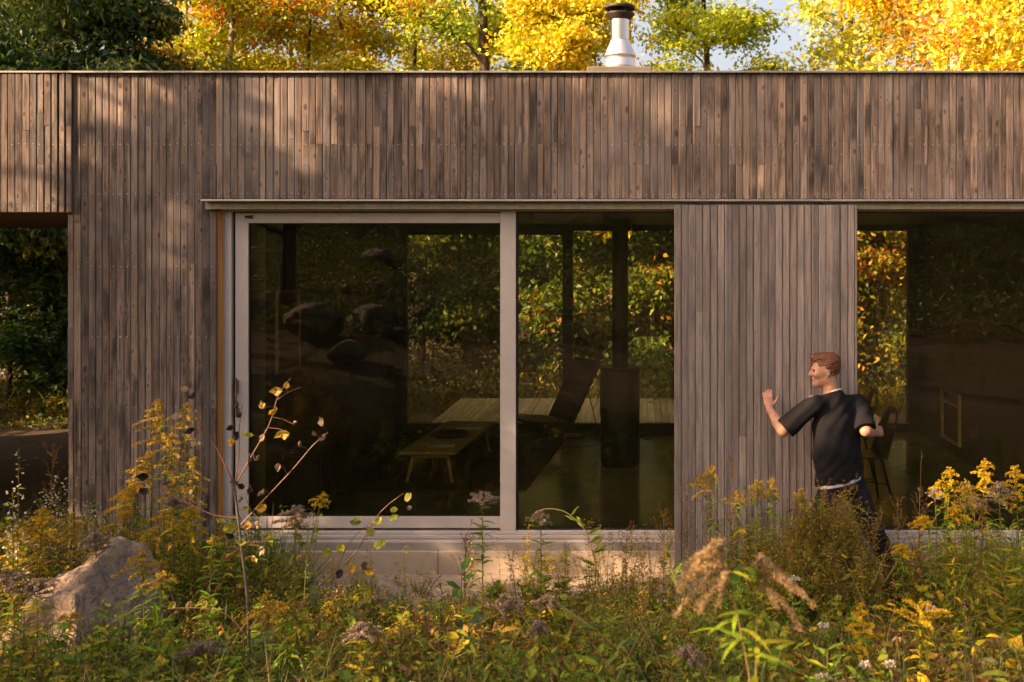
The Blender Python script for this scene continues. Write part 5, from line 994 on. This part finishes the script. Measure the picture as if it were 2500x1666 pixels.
    for sd in (1, -1):
        B.ell(H(.090, sd * .031, .006), (.014, .017, .011), AH, .012, 'sub'); B.ell(H(.062, sd * .045, -.022), (.025, .018, .02), AH, .02)
        B.ell(H(-.014, sd * .076, -.008), (.019, .009, .031), AH, .006); B.ell(H(-.010, sd * .084, -.004), (.009, .006, .016), AH, .005, 'sub')
    # hands: palm, four fingers, thumb
    def hand(w_, d, pn, sd, curl, spread=.16, size=1.0):
        d = d / np.linalg.norm(d); pn = pn - d * (pn @ d); pn /= np.linalg.norm(pn); s_ = np.cross(d, pn) * sd; z = size
        B.cap(w_, w_ + d * .03 * z, .026, .022, .015); A = np.stack([d, s_, pn]); B.ell(w_ + d * .062 * z, (.050 * z, .041 * z, .016 * z), A, .015)
        for i, (o, L) in enumerate(((.030, .072), (.010, .080), (-.010, .074), (-.029, .058))):
            p = w_ + d * .098 * z + s_ * o * z; dd = d + s_ * spread * (o / .03) ; c = 0
            for seg, r0 in zip((.42, .32, .26), (.0098, .0090, .0082)):
                c += curl[i]; u = dd * math.cos(c) + pn * math.sin(c); u /= np.linalg.norm(u); q = p + u * L * z * seg; B.cap(p, q, r0, r0 - .0007, .004); p = q
        p = w_ + d * .035 * z + s_ * .030 * z; u = d * .65 + s_ * .70 + pn * .25
        for seg, r0 in ((.038, .0125), (.030, .0108), (.024, .0095)): u /= np.linalg.norm(u); q = p + u * seg * z; B.cap(p, q, r0, r0 - .001, .006); p = q; u = u + d * .35
    hand(Lw, np.array([-.12, .35, .93]), np.array([.05, 1., -.1]), -1, (.22, .26, .28, .28), .05, .92)
    hand(Rw, np.array([.55, .62, .02]), np.array([-.9, .1, -.2]), 1, (.75, .8, .8, .75), .03, .95)
    body = B.build('body', skin, ps, 2)
    for sd in (1, -1): m = MB(); m.lathe([(0, -.0105), (.0075, -.0075), (.0105, 0), (.0075, .0075), (0, .0105)], (0, 0), 12); V = [c[0] for c in m.ch]; m.ch[0] = (V[0] + np.array(H(.077, sd * .031, .006), np.float32), m.ch[0][1], m.ch[0][2], 0, True); m.build('eye', eyem, body)
    m = MB(); a = np.linspace(0, 6.283, 25); m.tube([H(-.008 + .011 * math.cos(x), .083, -.046 + .013 * math.sin(x)) for x in a], .0016, 6); m.build('earring', M['steel'], ps)
    # hair
    S = SDF(hc - .17, hc + .19, .0038); S.ell(H(-.018, 0, .034), (.101, .0785, .092), AH, .01); S.ell(H(.008, 0, .098), (.088, .064, .034), AH, .02); S.ell(H(.058, 0, .108), (.042, .050, .024), AH, .02); S.ell(H(-.055, 0, .075), (.062, .070, .055), AH, .02)
    sl, Q = S.loc(S.lo, S.lo + S.n * S.res); q = Q - hc; f, l, u = q @ fh, q @ lh, q @ uh
    hl = np.maximum(.062 - u, 0) ; face = np.minimum(f - (.045 - .35 * hl * 0) , 0.068 - u)            # front of the hairline, below the fringe
    S.D = np.maximum(S.D, np.minimum(f - .052, .070 - u)); S.D = np.maximum(S.D, np.minimum(f + .012 - .25 * (u + .01), .045 - u) * .8); S.D = np.maximum(S.D, -(u + .062 + .35 * (f + .05)))
    S.D = S.D + (.0020 * np.sin(l * 300 + f * 50 + u * 60) + .0030 * np.sin(l * 120 + u * 90 - f * 25) * np.clip((u - .03) * 25, 0, 1) + .0015 * np.sin(u * 330 + f * 90)).astype(np.float32); S.build('hair', hair, ps, 1)
    # t-shirt
    def shirt(gr, hem, sleeve, name, mat, res):
        S = SDF((.84, -.84, .36), (1.98, -.12, 1.27), res); hem_l, hem_r = P(1990, 1180 + hem, -.42), P(2120, 1158 + hem, -.42)
        S.cap(P(2052, 1190, -.42), P(2044, 1100, -.42), .176 + gr, .164 + gr, .05, AB, (1.22, .80, 1)); S.cap(P(2044, 1100, -.42), ch_, .164 + gr, .160 + gr, .05, AB, (1.22, .80, 1)); S.cap(Ls, Rs, .066 + gr, .066 + gr, .07); S.cap(ch_, neck + up * .01, .115 + gr, .070 + gr, .07)
        if sleeve:
            for s_, e_, f in ((Ls, Le, .93), (Rs, Re, .96)):
                u_ = (e_ - s_) / np.linalg.norm(e_ - s_); end = s_ + (e_ - s_) * f; T = SDF(S.lo, S.lo + S.n * S.res, res); T.n = S.n; T.D = np.full(S.n, .08, np.float32); T.cap(s_, s_ + (e_ - s_) * 1.2, .070, .084, .02); T.cut(end, u_); h = np.clip(.5 + .5 * (S.D - T.D) / .03, 0, 1); S.D = S.D * (1 - h) + T.D * h - .03 * h * (1 - h)
        d = hem_r - hem_l; nn = np.cross(fb * 0 + np.array([0, 1., 0]), d); nn /= np.linalg.norm(nn); nn = nn if nn[2] < 0 else -nn; S.cut((hem_l + hem_r) / 2, nn)
        if sleeve:
            S.disp(lambda Q: .0042 * np.sin(Q[..., 2] * 34 + Q[..., 0] * 30 + 2.2 * np.sin(Q[..., 0] * 11 + Q[..., 1] * 9)) * np.clip((1.05 - Q[..., 2]) * 2.2, .25, 1) + .0022 * np.sin(Q[..., 0] * 62 - Q[..., 2] * 41 + 2 * np.sin(Q[..., 2] * 15)))
            S.cut(neck + up * .036 , (up * .9 + fb * .43))
        return S.build(name, mat, ps, 2)
    shirt(0, 0, True, 'black_shirt', cloth, .0062); 
    S = SDF((1.1, -.70, .40), (1.85, -.14, 1.27), .006); S.cap(P(2052, 1215, -.42), P(2048, 1120, -.42), .172, .150, .05, AB, (1.22, .80, 1)); hl_, hr_ = P(1990, 1187, -.42), P(2120, 1166, -.42); d = hr_ - hl_; nn = np.cross([0, 1., 0], d); nn /= np.linalg.norm(nn); nn = nn if nn[2] < 0 else -nn; S.cut((hl_ + hr_) / 2, nn); S.build('undershirt_hem', white, ps, 2)
    m = MB(); m.tube([neck + up * .040 + (fb * math.cos(x) + lb * math.sin(x)) * .063 + up * (-.030 * math.cos(x)) for x in a], .0055, 6, cap=False); m.build('undershirt_collar', white, ps)
    # trousers
    S = SDF((1.05, -.80, -.34), (2.02, -.12, .68), .0065); S.cap(P(2056, 1150, -.42), P(2058, 1180, -.42), .128, .128, .03, AB, (1.2, .84, 1))
    for h_, k_, a_ in ((Lh, Lk, La), (Rh, Rk, Ra)): S.cap(h_, k_, .088, .076, .04); S.cap(k_, a_, .076, .068, .03)
    S.disp(lambda Q: .0055 * np.sin(Q[..., 2] * 55 + 3 * np.sin(Q[..., 0] * 17) + Q[..., 1] * 25) * np.clip((.35 - Q[..., 2]) * 2, .15, 1)); S.build('black_trousers', trs, ps, 2)
    # shoes
    def shoe_(a_, toe, heel, nm='shoe'):
        S = SDF(np.minimum(a_, np.minimum(toe, heel)) - .1, np.maximum(a_, np.maximum(toe, heel)) + .1, .005); S.cap(heel, toe, .038, .034, .02); S.cap(heel * .5 + toe * .5, toe, .042, .034, .02); S.cap(a_ - (a_ - heel) * .5, heel, .040, .040, .03); S.build(nm, shoe, ps, 2)
    gl = lambda p: float(gz(p[0], p[1]))
    ht = La + np.array([.03, 0, 0]); ht[2] = gl(ht) + .045; tt = ht + np.array([-.16, .10, -.006]); shoe_(La, tt, ht)
    tt = Ra + np.array([-.06, .10, 0]); tt[2] = gl(tt) + .038; ht = Ra + np.array([.035, -.03, -.06]); shoe_(Ra, tt, ht)
person()
